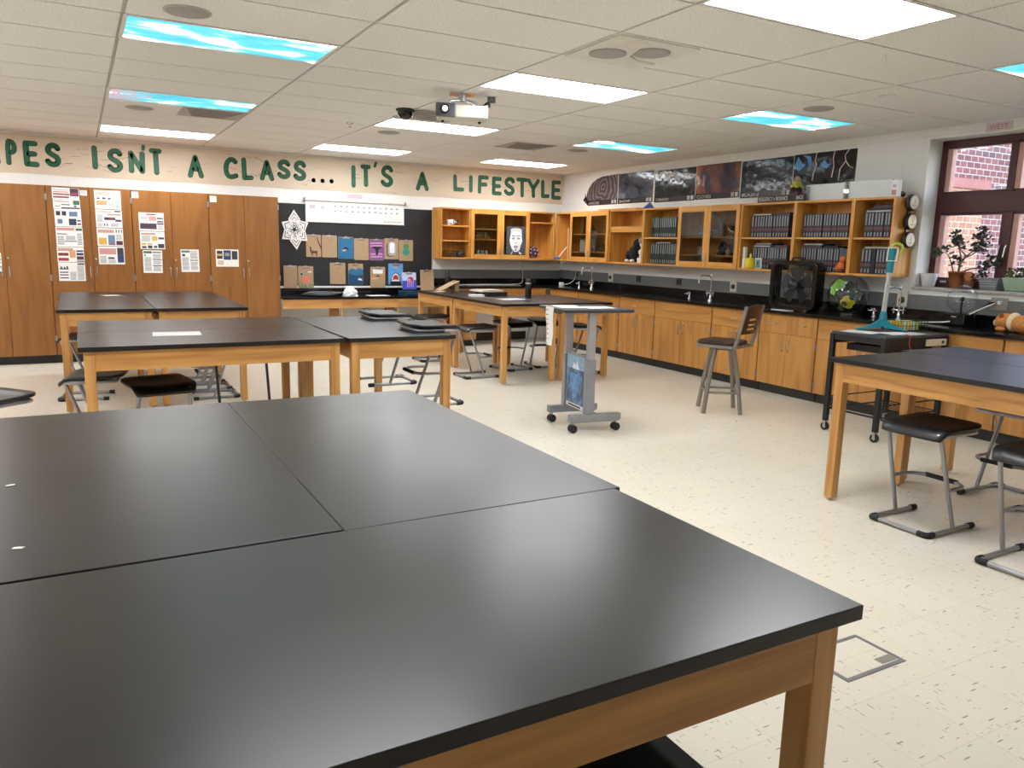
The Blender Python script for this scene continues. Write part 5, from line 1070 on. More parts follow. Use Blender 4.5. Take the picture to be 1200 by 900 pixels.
# box fan
t = thing('box_fan', 'black box fan standing on the worktop under the books', 'fan', (6.69, 5.80, WT), radians(4)); W2, H2, D2 = .29, .53, .07
f = MB(); out = rrect(-W2, W2, .01, H2, .09, 7); inn = rrect(-W2 + .042, W2 - .042, .052, H2 - .042, .055, 7); n = len(out)
v = [(x, a, b) for x in (-D2, D2) for a, b in out] + [(x, a, b) for x in (-D2, D2) for a, b in inn]; F = []
for i in range(n):
    j = (i + 1) % n; F += [(i, j, n + j, n + i), (2 * n + i, 3 * n + i, 3 * n + j, 2 * n + j), (i, 2 * n + i, 2 * n + j, j), (n + i, n + j, 3 * n + j, 3 * n + i)]
f.add(v, F, BLKGLOSS); f.build('housing', t, .004)
for x in (-D2 + .004, D2 - .004):
    g = MB(); cz = .27
    for k in range(17):
        a = -W2 + .05 + k * (2 * W2 - .1) / 16; g.cyl((x, a, .05), (x, a, H2 - .04), .0022, BLACK, n=6)
    for r in (.06, .22): g.tube([(x, r * cos(2 * pi * i / 28), cz + r * sin(2 * pi * i / 28)) for i in range(28)], .003, BLACK, True, 6)
    g.lathe([(.055, -.004), (.05, .004), (.001, .006)], BLKGLOSS, n=20, mtx=Matrix.Translation((x, 0, cz)) @ Matrix.Rotation(-pi / 2 if x < 0 else pi / 2, 4, 'Y')); g.build('grille', t)
b = MB()
for k in range(5):
    a = 2 * pi * k / 5 + .3; q = []
    for r, w, tw in ((.05, .03, .5), (.13, .07, .4), (.2, .085, .3)):
        for s in (-1, 1):
            aa = a + s * w / r * .9; q.append((s * .02 * tw * 2, r * cos(aa), .27 + r * sin(aa)))
    b.add(q, [(0, 1, 3, 2), (2, 3, 5, 4)], flat('fan_blade_black', (30, 31, 34), .4), True)
b.lathe([(.05, -.03), (.05, .03)], BLACK, n=18, mtx=Matrix.Translation((0, 0, .27)) @ Matrix.Rotation(pi / 2, 4, 'Y')); b.build('blades', t)
for s in (-1, 1): MB().prism([(-.11, 0), (.11, 0), (.09, .025), (-.09, .025)], BLACK, s * .2 - .02, s * .2 + .02, 'y').build('foot', t, .003)
MB().tube(rounded([(0, -.08, H2 - .005), (0, -.07, H2 + .03), (0, .07, H2 + .03), (0, .08, H2 - .005)], .03), .01, BLACK).build('handle', t)
tag(MB().box(-.05, .05, -.11, .11, 0, .006, WHITE).build('white_card', loc=(6.585, 5.87, WT), bevel=.001), 'white card lying on the worktop edge in front of the fan', 'card')
# clear inflatable globe
t = thing('inflatable_globe', 'clear inflatable globe with green and yellow land on the worktop', 'globe', (6.80, 5.23, WT)); R = .198
MB().sphere((0, 0, R + .012), R, clear('clear_vinyl', (226, 232, 236), .05, .04), n=36).build('ball', t)
m = MB(); RS = random.Random(9); LG = flat('printed_land_green', (120, 176, 40), .4); LY = flat('printed_land_yellow', (206, 190, 50), .4); LD = flat('printed_land_dark', (70, 84, 60), .4)
def land(lat, lon, rr, mm, seed):
    r_ = random.Random(seed); N = 18; lat, lon = radians(lat), radians(lon); pts = []
    for i in range(N):
        a = 2 * pi * i / N; k = rr * (.6 + .6 * r_.random()); la = lat + k * sin(a); lo = lon + k * cos(a) / max(.3, cos(lat)); pts.append((1.004 * R * cos(la) * cos(lo), 1.004 * R * cos(la) * sin(lo), R + .012 + 1.004 * R * sin(la)))
    c = (1.004 * R * cos(lat) * cos(lon), 1.004 * R * cos(lat) * sin(lon), R + .012 + 1.004 * R * sin(lat)); MB().add(pts + [c], [(i, (i + 1) % N, N) for i in range(N)], mm, True).build('land_patch', t)
for la, lo, rr, mm, sd in ((30, 195 - 20, .38, LG, 1), (8, 168, .2, LG, 4), (-22, 215, .34, LY, 2), (-30, 205, .2, LD, 5), (-45, 190, .2, LD, 7), (20, 30, .4, LD, 3), (-15, 80, .3, LD, 6), (5, 250, .18, LD, 8)): land(la, lo, rr, mm, sd)
MB().lathe([(.05, 0), (.06, .012), (.04, .016)], flat('clear_ring_base', (90, 100, 98), .3)).build('stand_ring', t)
# toy animal
t = thing('toy_guinea_pig', 'orange and cream plush guinea pig lying on the worktop at the right edge', 'plush toy', (6.80, 3.66, WT), radians(-95)); FO = flat('orange_plush', (206, 136, 70), .9, var=.15, scale=40); FC = flat('cream_plush', (232, 214, 176), .9)
m = MB(); m.sphere((.16, 0, .075), .1, FO, sc=(1.7, .85, .75)); m.sphere((.3, 0, .09), .085, FO, sc=(1.2, .9, .9)); m.sphere((-.02, .0, .085), .072, FO, sc=(1.05, .95, .95)); m.build('body', t)
MB().sphere((.06, 0, .085), .078, FC, sc=(.6, 1.02, 1.02)).build('cream_collar', t); m = MB(); m.sphere((-.08, 0, .07), .035, FC, sc=(.9, 1.1, 1)); m.build('muzzle', t)
for s in (-1, 1): MB().sphere((-.02, s * .055, .135), .026, flat('brown_ear', (150, 84, 40), .9), sc=(.8, .5, 1)).build('ear', t); MB().sphere((-.075, s * .04, .1), .008, BLKGLOSS).build('eye', t); MB().sphere((-.02, s * .05, .022), .024, FO, sc=(1.8, .9, .85)).build('paw', t)
tag(MB().tube(rounded([(4.95, 10.9, WT + .006), (5.6, 10.98, WT + .006), (6.1, 10.95, WT + .006), (6.3, 11.0, .93), (6.38, 11.12, 1.05), (6.37, 11.17, 1.3)], .08), .0045, CREAM).build('thin_cord'), 'thin pale cord rising from the back worktop to the wall cabinet', 'cord')
tag(MB().tube(rounded([(7.06, 10.62, 1.3), (7.07, 10.6, 1.12), (7.04, 10.58, 1.02), (6.98, 10.62, .95), (6.92, 10.72, .93)], .06), .0045, CREAM).build('thin_cord'), 'thin pale cord hanging in the far corner to the white charger', 'cord')
t = thing('charger_block', 'white charger block on the worktop in the far corner', 'charger', (6.9, 10.76, WT)); MB().box(-.03, .03, -.03, .03, 0, .05, WHITE).build('block', t, .004); MB().box(.01, .09, -.07, -.01, 0, .09, GREYP).build('grey_box', t, .004) if False else None
t = thing('water_bottle', 'black water bottle standing on the back worktop at the left end under the wall cabinets', 'bottle', (4.91, 10.86, WT)); MB().lathe([(.036, 0), (.038, .006), (.038, .15), (.026, .17)], BLACK).build('bottle', t); MB().lathe([(.028, .17), (.028, .205), (.02, .21)], BLKGLOSS).build('lid', t)

# ------------------------------------------------------------------ window sill plants
SZ = WZ0 + .0005
def pot(loc, label, r0, r1, h, m, name='flower_pot'):
    t = thing(name, label, 'pot', loc); MB().lathe([(r0, 0), (r1, h * .98), (r1, h), (r1 - .008, h), (r1 - .012, h * .86), (.001, h * .84)], m, n=28).build('pot', t); return t
pot((7.255, 4.69, SZ), 'white tapered pot at the left end of the window sill', .055, .08, .125, flat('white_glaze', (224, 224, 226), .25))
def leafy(mb, p, s, m, seed):
    r = random.Random(seed); p = Vector(p)
    for k in range(5):
        d = Vector((r.uniform(-1, 1), r.uniform(-1, 1), r.uniform(-.2, 1))).normalized(); u = d.cross(Vector((.3, .5, .8))).normalized() * s * .38; q = p + d * s * .2
        mb.add([q, q + d * s * .5 + u, q + d * s, q + d * s * .5 - u], [(0, 1, 2, 3)], m, True)
LEAF = flat('jade_leaf', (70, 84, 66), .4, var=.3, scale=40); STEM = flat('grey_brown_stem', (104, 92, 90), .7)
t = thing('jade_plant', 'branching jade plant in a brown pot on the window sill', 'plant', (7.255, 4.407, SZ)); MB().lathe([(.06, 0), (.082, .14), (.086, .14), (.086, .155), (.076, .155), (.07, .13), (.001, .125)], flat('copper_brown_pot', (150, 92, 52), .35), n=28).build('pot', t)
m = MB(); lf = MB(); ctr = [(0, -.02, .14)]
br = [[(0, .0, .13), (0, -.01, .24), (0, -.06, .3), (0, -.13, .36), (0, -.16, .5)], [(0, -.02, .26), (0, .02, .36), (0, .05, .44), (0, .08, .47)], [(0, .04, .13), (0, .08, .25), (0, .12, .33), (0, .19, .33)], [(0, -.04, .28), (0, -.12, .32), (0, -.18, .36), (0, -.2, .42)],
      [(0, -.03, .15), (0, -.12, .19), (0, -.2, .19), (0, -.27, .2), (0, -.31, .24)], [(0, -.2, .19), (0, -.24, .13), (0, -.22, .09)], [(0, -.06, .3), (0, .0, .35), (0, .02, .4)], [(0, .09, .28), (0, .04, .3), (0, .03, .24)]]
RS = random.Random(4)
for i, b_ in enumerate(br):
    pts = [Vector((p[0] + .04 * sin(i * 2.1) * (j / 4.0), p[1], p[2])) for j, p in enumerate(b_)]; m.tube(rounded(pts, .04), .011 if i == 0 else .007, STEM, r1=.003)
    for j, p in enumerate(pts[2:] if i else pts[3:]):
        for k in range(7): leafy(lf, p + Vector((RS.uniform(-.04, .04), RS.uniform(-.05, .05), RS.uniform(-.035, .05))), .034, LEAF, i * 100 + j * 10 + k)
    for k in range(8): leafy(lf, pts[-1] + Vector((RS.uniform(-.035, .035), RS.uniform(-.045, .045), RS.uniform(-.05, .05))), .036, LEAF, 900 + i * 10 + k)
m.build('branches', t); lf.build('leaves', t)
t = thing('wood_slice', 'round brown wood slice ornament beside the jade pot', 'ornament', (7.235, 4.285, SZ)); MB().lathe([(.045, -.012), (.045, .012)], flat('bark_rim', (120, 72, 40), .7), n=24, mtx=Matrix.Translation((0, 0, .112)) @ Matrix.Rotation(pi / 2, 4, 'Y')).build('slice', t); MB().lathe([(.036, 0), (.02, .002), (.001, .002)], flat('wood_ring_face', (176, 118, 66), .6), n=24, mtx=Matrix.Translation((-.012, 0, .112)) @ Matrix.Rotation(-pi / 2, 4, 'Y')).build('face', t)
MB().box(-.02, .02, -.035, .035, 0, .07, flat('bark_rim', (120, 72, 40), .7)).build('foot', t, .004)
t = thing('grey_pot', 'grey tapered square pot on the sill below the window handles', 'pot', (7.25, 4.075, SZ)); m = MB(); GP = flat('grey_ribbed_pot', (128, 130, 136), .5)
m.add([(-.065, -.07, 0), (.065, -.07, 0), (.065, .07, 0), (-.065, .07, 0), (-.08, -.088, .11), (.08, -.088, .11), (.08, .088, .11), (-.08, .088, .11), (-.07, -.078, .11), (.07, -.078, .11), (.07, .078, .11), (-.07, .078, .11), (-.066, -.074, .09), (.066, -.074, .09), (.066, .074, .09), (-.066, .074, .09)],
      [(3, 2, 1, 0), (0, 1, 5, 4), (1, 2, 6, 5), (2, 3, 7, 6), (3, 0, 4, 7), (4, 5, 9, 8), (5, 6, 10, 9), (6, 7, 11, 10), (7, 4, 8, 11), (8, 9, 13, 12), (9, 10, 14, 13), (10, 11, 15, 14), (11, 8, 12, 15), (12, 13, 14, 15)], GP); m.build('pot', t)
m = MB()
for k in range(3): m.box(-.0905, -.075 , -.07, .07, .03 + k * .025, .034 + k * .025, GREYD) if False else m.tube([(-.0705 - .0035 * k, -.07, .035 + .022 * k), (-.0705 - .0035 * k, .07, .035 + .022 * k)], .003, flat('grey_rib', (170, 172, 178), .5), n=6)
m.build('ribs', t)
t = thing('green_planter', 'pale green planter with small purple-leaved plant at the right end of the sill', 'plant', (7.25, 3.83, SZ)); m = MB(); GPL = flat('pale_green_glaze', (150, 176, 150), .4)
m.add([(-.06, -.1, 0), (.06, -.1, 0), (.06, .1, 0), (-.06, .1, 0), (-.075, -.13, .12), (.075, -.13, .12), (.075, .13, .12), (-.075, .13, .12)], [(3, 2, 1, 0), (0, 1, 5, 4), (1, 2, 6, 5), (2, 3, 7, 6), (3, 0, 4, 7), (4, 5, 6, 7)], GPL); m.build('planter', t, .006)
lf = MB(); LV = [flat('small_green_leaf', (96, 130, 70), .5), flat('purple_leaf', (84, 56, 84), .5)]
for k in range(46): leafy(lf, (RS.uniform(-.05, .05), RS.uniform(-.11, .11), .115 + RS.random() * .07), .032, LV[k % 3 == 0], 1500 + k)
lf.build('leaves', t)
t = thing('metal_clip', 'small silver latch plate on the lower window frame left of the jade pot', 'latch', (7.345, 4.6, SZ + .048)); MB().box(-.004, .004, -.03, .03, -.006, .012, NICKEL).build('plate', t, .001)
# ------------------------------------------------------------------ lab tables
TH = .897; KT = .973      # table height
def lab_table(label, x0, x1, y0, y1, rz=0.0, grp='oak lab tables with black tops'):
    x0, x1, y0, y1 = x0 * KT, x1 * KT, y0 * KT, y1 * KT; cx, cy, w, d = (x0 + x1) / 2, (y0 + y1) / 2, x1 - x0 - .0005, y1 - y0 - .0005
    t = thing('lab_table', label, 'table', (cx, cy, 0), rz, grp); a, b_ = w / 2, d / 2
    MB().box(-a, a, -b_, b_, TH - .028, TH, EPOXY).build('tabletop', t, .002, 2)
    ov, lg = .026, .058; z0, z1 = TH - .028 - .115, TH - .0285
    for sx in (-1, 1):
        for sy in (-1, 1):
            px, py = sx * (a - ov - lg / 2), sy * (b_ - ov - lg / 2)
            l = MB().box(px - lg / 2, px + lg / 2, py - lg / 2, py + lg / 2, .018, z1, W_TZ).build('leg', t, .004)
            MB().lathe([(.016, 0), (.017, .006), (.006, .01), (.006, .019)], NICKEL, (px, py, 0), 12).build('glide', l)
    ia = a - ov - lg; ib = b_ - ov - lg
    for s in (-1, 1):
        y = s * (b_ - ov - .012); MB().box(-ia, ia, y - .011, y + .011, z0, z1, W_TX).build('apron', t, .001)
        x = s * (a - ov - .012); MB().box(x - .011, x + .011, -ib, ib, z0, z1, W_TY).build('apron', t, .001)
    return t
lab_table('nearest lab table, its black top filling the bottom of the view', -.31, 1.222, .84, 1.6065)
lab_table('near lab table at the left with white paper specks on its top', -.272, .481, 1.6145, 3.16)
lab_table('near lab table at the right, behind the nearest table, reaching furthest into the room', .4815, 1.242, 1.6072, 3.15)
lab_table('lab table in the middle group with a white paper on its top', -.032, 1.535, 5.05, 5.855)
lab_table('lab table in the middle group behind the one with the white paper', -.03, 1.55, 5.858, 6.68)
lab_table('lab table in the middle group with two stools hung on its top', 1.556, 2.345, 5.03, 6.6)
lab_table('lab table at the left in front of the tall cabinets, left of a pair', -.192, .588, 7.72, 9.36)
lab_table('lab table at the left in front of the tall cabinets, right of a pair', .594, 1.405, 7.72, 9.36)
lab_table('lab table closest to the tall cabinets, with a small cream paper on it', -.2, 1.41, 9.363, 10.2)
lab_table('far lab table with a bottle and a stack of books near the drawer cabinet', 4.115, 4.875, 7.61, 9.02)
lab_table('far lab table beside the low desk with a slanted clipboard on its corner', 4.13, 4.875, 9.03, 10.22)
lab_table('far lab table directly behind the grey lectern', 4.882, 5.63, 7.61, 9.02)
lab_table('lab table at the right edge with a stool in front of it', 4.095, 4.895, 1.70, 3.235)
lab_table('lab table at the right edge beside the black cart', 4.901, 5.55, 1.72, 3.30)

# ------------------------------------------------------------------ cantilever stools
def make_stool(label, loc, rz):
    t = thing('stool', label, 'stool', loc, rz, 'grey steel stools with black seats')
    def oval(mb, pts, m, closed=False): mb.tube(pts, .0135, m, closed, 8)
    b = MB(); oval(b, rounded([(.2, .175, .017), (-.2, .175, .017), (-.2, -.175, .017), (.2, -.175, .017)], .07, 6), STEEL); b.build('base_frame', t)
    for s in (-1, 1): MB().tube([(.03, s * .175, .02), (-.155, s * .155, .56)], .0125, STEEL, n=8).build('leg', t)
    f = MB(); f.tube(rounded([(.15, .165, .563), (-.165, .165, .563), (-.165, -.165, .563), (.15, -.165, .563)], .03, 4), .0135, ALU, True, 8); f.build('seat_frame', t)
    xa = .03 - .185 * (.235 / .54); ring = rounded([(xa, .168, .25), (.1, .165, .25), (.155, .1, .25), (.155, -.1, .25), (.1, -.165, .25), (xa, -.168, .25)], .05, 4)
    r = MB(); r.tube(ring, .011, STEEL, n=8); r = r.build('footrest', t); MB().tube([(.155, .095, .2505), (.155, -.095, .2505)], .0145, RUBBER, n=8).build('tread', r)
    for p, q in (((.17, .175, .0175), (.215, .175, .0175)), ((.17, -.175, .0175), (.215, -.175, .0175))): MB().tube([p, q], .0172, RUBBER, n=8).build('end_cap', t)
    for s in (-1, 1): MB().tube(rounded([(-.15, s * .176, .0172), (-.201, s * .176, .0172), (-.201, s * .12, .0172)], .06, 5), .0168, RUBBER, n=8).build('corner_glide', t)
    # moulded seat, front lip drooping
    nx, ny = 10, 8; v = []; F = []
    for layer in (0, 1):
        for i in range(nx + 1):
            u = i / nx * 2 - 1
            for j in range(ny + 1):
                w_ = j / ny * 2 - 1; k = (abs(u) ** 7 + abs(w_) ** 7) ** (1 / 7); sc = 1 if k == 0 else max(abs(u), abs(w_)) / k
                x, y = u * sc * .2, w_ * sc * .195; z = .6 - .012 * (1 - w_ * w_) * (1 - u * u) - max(0, -u - .72) * .16 + max(0, u - .6) * .02
                z = z if layer else z - .026 * (1 - .35 * max(abs(u), abs(w_)) ** 6); v.append((x - .005, y, z))
    N = (nx + 1) * (ny + 1)
    for i in range(nx):
        for j in range(ny):
            a = i * (ny + 1) + j; F += [(N + a, N + a + ny + 1, N + a + ny + 2, N + a + 1), (a, a + 1, a + ny + 2, a + ny + 1)]
    edge = [j for j in range(ny + 1)] + [i * (ny + 1) + ny for i in range(1, nx + 1)] + [nx * (ny + 1) + j for j in range(ny - 1, -1, -1)] + [i * (ny + 1) for i in range(nx - 1, 0, -1)]
    for k in range(len(edge)):
        a, c = edge[k], edge[(k + 1) % len(edge)]; F.append((a, c, N + c, N + a))
    MB().add(v, F, SEATBLK, True).build('seat', t); return t
st = make_stool('stool at the right edge standing clear at the left side of the right-hand tables', (4.15, 2.565, 0), 0)
def stool(loc, rz, label): return dup(st, loc, rz, label)
stool((4.07, 1.90, 0), 0, 'stool cut by the right edge of the view, nearest at the right')
stool((5.12, 2.62, 0), pi, 'stool standing under the right-hand tables facing away behind the other two')
stool((2.24, 6.2, .346), pi, 'stool hung on the middle table top, the farther of two')
stool((2.235, 5.27, .346), pi, 'stool hung on the middle table top, the nearer of two')
stool((.06, 5.91, 0), radians(-10), 'stool tucked under the left end of the middle table with the white paper')
stool((.41, 5.43, 0), radians(100), 'turned stool under the middle table with the white paper, right of the left one')
stool((-.51, 5.24, 0), radians(40), 'stool cut by the left edge of the view in the middle distance')
stool((.0, 8.28, 0), radians(-10), 'stool under the left end of the pair of tables by the tall cabinets')
stool((1.10, 7.93, 0), pi, 'nearest stool of the three under the right table by the tall cabinets')
stool((1.10, 8.37, 0), pi, 'middle stool of the three under the right table by the tall cabinets')
stool((1.10, 8.81, 0), pi, 'farthest stool of the three under the right table by the tall cabinets')
stool((4.02, 8.07, 0), 0, 'stool at the left side of the far table with the bottle')
stool((4.05, 9.45, 0), 0, 'stool half hidden at the left side of the far table by the low desk')
stool((4.70, 8.42, 0), radians(100), 'stool under the far table with the bottle, seen between its legs')
stool((5.22, 8.5, 0), radians(80), 'stool in the shade under the far table behind the lectern, deeper of two')
stool((5.35, 7.86, 0), pi, 'stool under the far table just behind the lectern post')
stool((.73, .99, 0), radians(90), 'black seated stool under the nearest table at the bottom edge')
for x, y, lb in ((.90, 6.3, 'thin dark rod hanging upright below the middle tables, left one'), (1.28, 6.3, 'thin dark rod hanging upright below the middle tables, right one')):
    tag(MB().cyl((x + .02, y, 0), (x - .03, y - .02, .862), .011, GREYD, n=8).build('metal_rod'), lb, 'rod')

# ------------------------------------------------------------------ stool chair
t = thing('bar_chair', 'high swivel chair with dark wood seat and slotted back on grey steel legs', 'chair', (5.345, 5.44, 0), radians(112) - pi / 2)   # local +y is the front
TP = flat('taupe_grey_steel', (138, 130, 122), .4, .5)
for sx in (-1, 1):
    for sy in (-1, 1):
        ca, sa = cos(radians(34)), sin(radians(34)); rr_ = lambda k, z: ((sx * ca - sy * sa) * k, (sx * sa + sy * ca) * k, z)
        MB().tube(rounded([rr_(.085, .615), rr_(.13, .36), rr_(.172, 0)], .3, 6), .021, TP, n=10).build('leg', t)
m = MB(); q = rounded([(.152, .152, .2), (-.152, .152, .2), (-.152, -.152, .2), (.152, -.152, .2)], .06, 5, True); m.tube([Matrix.Rotation(radians(34), 4, 'Z') @ p for p in q], .011, TP, True, 8); m.build('foot_ring', t)
m = MB(); m.lathe([(.1, .6), (.1, .622), (.08, .63)], TP, n=20); m.build('swivel_plate', t)
m = MB(); m.prism(rrect(-.205, .205, -.2, .2, .05), TP, .628, .655, 'z'); m.build('seat_frame', t, .004)
m = MB(); m.prism(rrect(-.2, .2, -.185, .205, .09, 8), W_DARK, .655, .69, 'z'); m.build('seat', t, .013, 3)
for s in (-1, 1): MB().tube([(s * .192, -.195, .63), (s * .192, -.235, .8), (s * .192, -.285, 1.03)], .018, TP, n=10).build('back_post', t)
m = MB()
def bk(z0, z1, xa=-.172, xb=.172, top=False):
    n = 10; v = []; 
    for i in range(n + 1):
        u = xa + (xb - xa) * i / n; bow = -.03 * (1 - (u / .18) ** 2); zt = z1 + (.025 * (1 - (u / .18) ** 2) if top else 0)
        for z in (z0, zt):
            yy = -.232 - (z - .8) * .217; v += [(u, yy + bow + .011, z), (u, yy + bow - .011, z)]
    F = []
    for i in range(n):
        a = i * 4; b_ = a + 4; F += [(a, b_, b_ + 2, a + 2), (a + 1, a + 3, b_ + 3, b_ + 1), (a + 2, b_ + 2, b_ + 3, a + 3), (a, a + 1, b_ + 1, b_)]
    F += [(0, 2, 3, 1), (n * 4, n * 4 + 1, n * 4 + 3, n * 4 + 2)]; m.add(v, F, W_DARK, False)
bk(.915, 1.02, top=True); bk(.865, .893); bk(.825, .847); bk(.77, .803)
for s in (-1, 1):
    for z0, z1 in ((.893, .915), (.847, .865), (.803, .825)): bk(z0, z1, s * .172 if s < 0 else .105, -.105 if s < 0 else .172)
m.build('backrest', t)

# ------------------------------------------------------------------ rolling lectern
t = thing('lectern', 'grey rolling lectern with papers on its top and a blue poster on its side', 'lectern', (3.745, 5.42, 0), radians(-8)); LG_ = flat('lectern_grey_steel', (146, 148, 152), .38, .35)
for s in (-1, 1):
    y = s * .215
    f = MB().prism([(-.235, .085), (.215, .085), (.235, .1), (.235, .15), (-.235, .15)], LG_, y - .032, y + .032, 'y').build('foot_bar', t, .006)
    for sx in (-.2, .2):
        c = MB(); c.cyl((sx, y - .026, .034), (sx, y - .008, .034), .034, BLACK, n=18); c.cyl((sx, y + .008, .034), (sx, y + .026, .034), .034, BLACK, n=18); c.cyl((sx, y, .03), (sx, y, .085), .009, STEEL); c.build('caster', t)
    MB().box(-.1, -.02, y - .03, y + .03, .15, .61, LG_).build('lower_post', t, .005); MB().box(-.092, -.028, y - .024, y + .024, .61, 1.0, ALU).build('upper_post', t, .004)
MB().box(-.085, -.07, -.185, .185, .16, .63, LG_).build('side_panel', t)
MB().prism(rrect(-.33, .30, -.29, .29, .03), GREYD, 1.0, 1.026, 'z').build('top', t, .005)
MB().box(-.33, -.3, -.15, .15, .985, 1.002, GREYD).build('front_rail', t)
m = MB(); N = Nodes('print_iceberg'); b = N.bsdf(Roughness=.3); tc = N.n('ShaderNodeTexCoord'); no = N.n('ShaderNodeTexNoise', Scale=9.0, Detail=5.0, Distortion=1.0); N.l(tc.outputs['Object'], no.inputs['Vector'])
r = N.ramp(no.outputs[0], [(.3, rgb(30, 46, 70)), (.5, rgb(46, 84, 128)), (.64, rgb(96, 142, 184)), (.78, rgb(160, 190, 212))]); N.l(r.outputs[0], b.inputs['Base Color']); ICE = N.m
m.box(-.0875, -.086, -.165, .165, .2, .615, ICE)
m.add([(-.0882, .165, .615), (-.0882, -.165, .615), (-.0882, -.165, .5), (-.0882, .165, .5)], [(0, 1, 2, 3)], flat('print_pale_sky', (136, 168, 196), .3, var=.2, scale=20))
m.add([(-.0886, .06, .5), (-.0886, .03, .56), (-.0886, .0, .53), (-.0886, -.03, .575), (-.0886, -.05, .54), (-.0886, -.08, .5)], [(0, 1, 2, 3, 4, 5)], flat('print_ice_white', (226, 236, 242), .3))
m.add([(-.0886, .1, .46), (-.0886, -.1, .46), (-.0886, -.07, .34), (-.0886, -.02, .25), (-.0886, .04, .24), (-.0886, .09, .36)], [(0, 1, 2, 3, 4, 5)], flat('print_ice_blue', (84, 140, 196), .3, var=.35, scale=25))
m.build('iceberg_poster', t)
m = MB(); m.box(-.0885, -.086, -.165, .165, .165, .198, WHITE); m.box(-.089, -.0885, -.12, .12, .174, .188, INK['dark']); m.build('caption_strip', t)
def lect(x, y, z): return Matrix.Translation((3.745, 5.42, 0)) @ Matrix.Rotation(radians(-8), 4, 'Z') @ Vector((x, y, z))
def paper(label, loc, w, d, rz, m=None, th=.0012, name='paper', cat='paper', lines=0):
    mb = MB(); mb.box(-w / 2, w / 2, -d / 2, d / 2, 0, th, m or WHITE)
    for k in range(lines):
        y = d * .4 - k * d * .8 / lines; mb.add([(-w * .4, y, th + .0002), (w * (.2 + .2 * random.random()), y, th + .0002), (w * .38, y + d * .02, th + .0002), (-w * .4, y + d * .02, th + .0002)], [(0, 1, 2, 3)], INK['lilac'])
    o = mb.build(name, loc=loc); o.rotation_euler = (0, 0, rz); return tag(o, label, cat)
p = lect(-.16, .05, 1.0265); paper('white paper sheet on the lectern top, lower of two', p, .21, .28, radians(-14), lines=6)
p = lect(.06, -.05, 1.0265); paper('white paper sheet on the lectern top, at its right half', p, .28, .2, radians(-3), lines=4)
p = lect(-.334, .0, 0); m = MB()
for i in range(8):
    za, zb = 1.03 - i * .04, 1.03 - (i + 1) * .04; xa, xb = -.002 - .004 * sin(i * .9), -.002 - .004 * sin((i + 1) * .9)
    m.add([(xa, -.06 + .002 * i, za), (xb, -.06 + .002 * (i + 1), zb), (xb, .1 - .004 * (i + 1), zb), (xa, .1 - .004 * i, za), (xa - .0012, -.06 + .002 * i, za), (xb - .0012, -.06 + .002 * (i + 1), zb), (xb - .0012, .1 - .004 * (i + 1), zb), (xa - .0012, .1 - .004 * i, za)], [(0, 1, 2, 3), (4, 7, 6, 5), (0, 4, 5, 1), (2, 6, 7, 3)], WHITE)
    m.box(xb - .0026, xb - .0016, .04, .085 - .004 * i, zb + .008, zb + .016, INK['red' if i % 2 else 'grey'])
o = m.build('hanging_sheet', loc=p); o.rotation_euler = (0, 0, radians(-8)); tag(o, 'white sheet with red marks hanging off the left edge of the lectern top', 'paper')

# ------------------------------------------------------------------ black cart with squeegee, papers, wire basket
t = thing('rolling_cart', 'black rolling cart table with casters in front of the window wall', 'cart', (6.045, 4.2, 0)); A, B = .405, .245; CZ = .872
MB().box(-A - .012, A + .012, -B - .012, B + .012, CZ - .018, CZ, GREYD).build('tabletop', t, .003)
for sx in (-1, 1):
    for sy in (-1, 1):
        l = MB().box(sx * A - .02, sx * A + .02, sy * B - .02, sy * B + .02, .085, CZ - .018, BLACK).build('leg', t, .003); c = MB(); x, y = sx * A, sy * B
        c.cyl((x - .012, y, .036), (x + .012, y, .036), .036, RUBBER, n=18); c.cyl((x - .014, y, .036), (x + .014, y, .036), .016, NICKEL, n=14)
        for s in (-.016, .016): c.box(x + s - .002, x + s + .002, y - .012, y + .012, .03, .08, NICKEL)
        c.cyl((x, y, .078), (x, y, .09), .014, NICKEL); c.build('caster', l)
for s in (-1, 1): MB().box(-A + .02, A - .02, s * B - .012, s * B + .012, CZ - .1, CZ - .018, BLACK).build('rail', t); MB().box(s * A - .012, s * A + .012, -B + .02, B - .02, CZ - .07, CZ - .018, BLACK).build('rail', t)
MB().box(-.28, .3, -.2, .2, CZ - .16, CZ - .1, BLACK).build('tray_box', t, .004)
m = MB()
for z in (.2,):
    m.tube(rounded([(-A, -B, z), (A, -B, z), (A, B, z), (-A, B, z)], .02, 2, True), .006, BLACK, True, 6)
    for k in range(12): m.cyl((-A + .03 + k * .07, -B, z), (-A + .03 + k * .07, B, z), .0035, BLACK, n=5)
m.tube(rounded([(-A, -B, .3), (A, -B, .3), (A, B, .3), (-A, B, .3)], .02, 2, True), .005, BLACK, True, 6); m.build('wire_shelf', t)
t2 = thing('power_strip', 'beige power strip fixed under the cart top', 'power strip', (6.28, 3.94, CZ - .062)); MB().box(-.13, .13, -.022, -.001, -.03, .025, flat('beige_plastic', (202, 190, 164), .5)).build('body', t2, .004); MB().box(.06, .09, -.025, -.022, -.012, .012, BLACK).build('switch', t2)
for i, (x, y, w, d, a) in enumerate(((5.80, 4.30, .22, .28, 15), (6.0, 4.1, .28, .21, -12), (6.12, 4.04, .2, .14, 8))):
    paper(('white papers at the left corner of the cart top', 'white paper in front of the teal squeegee on the cart', 'pinkish white paper near the front edge of the cart')[i], (x, y, CZ + .0004 + .0014 * i), w, d, radians(a), WHITE if i < 2 else flat('pinkish_paper', (232, 216, 212), .6))
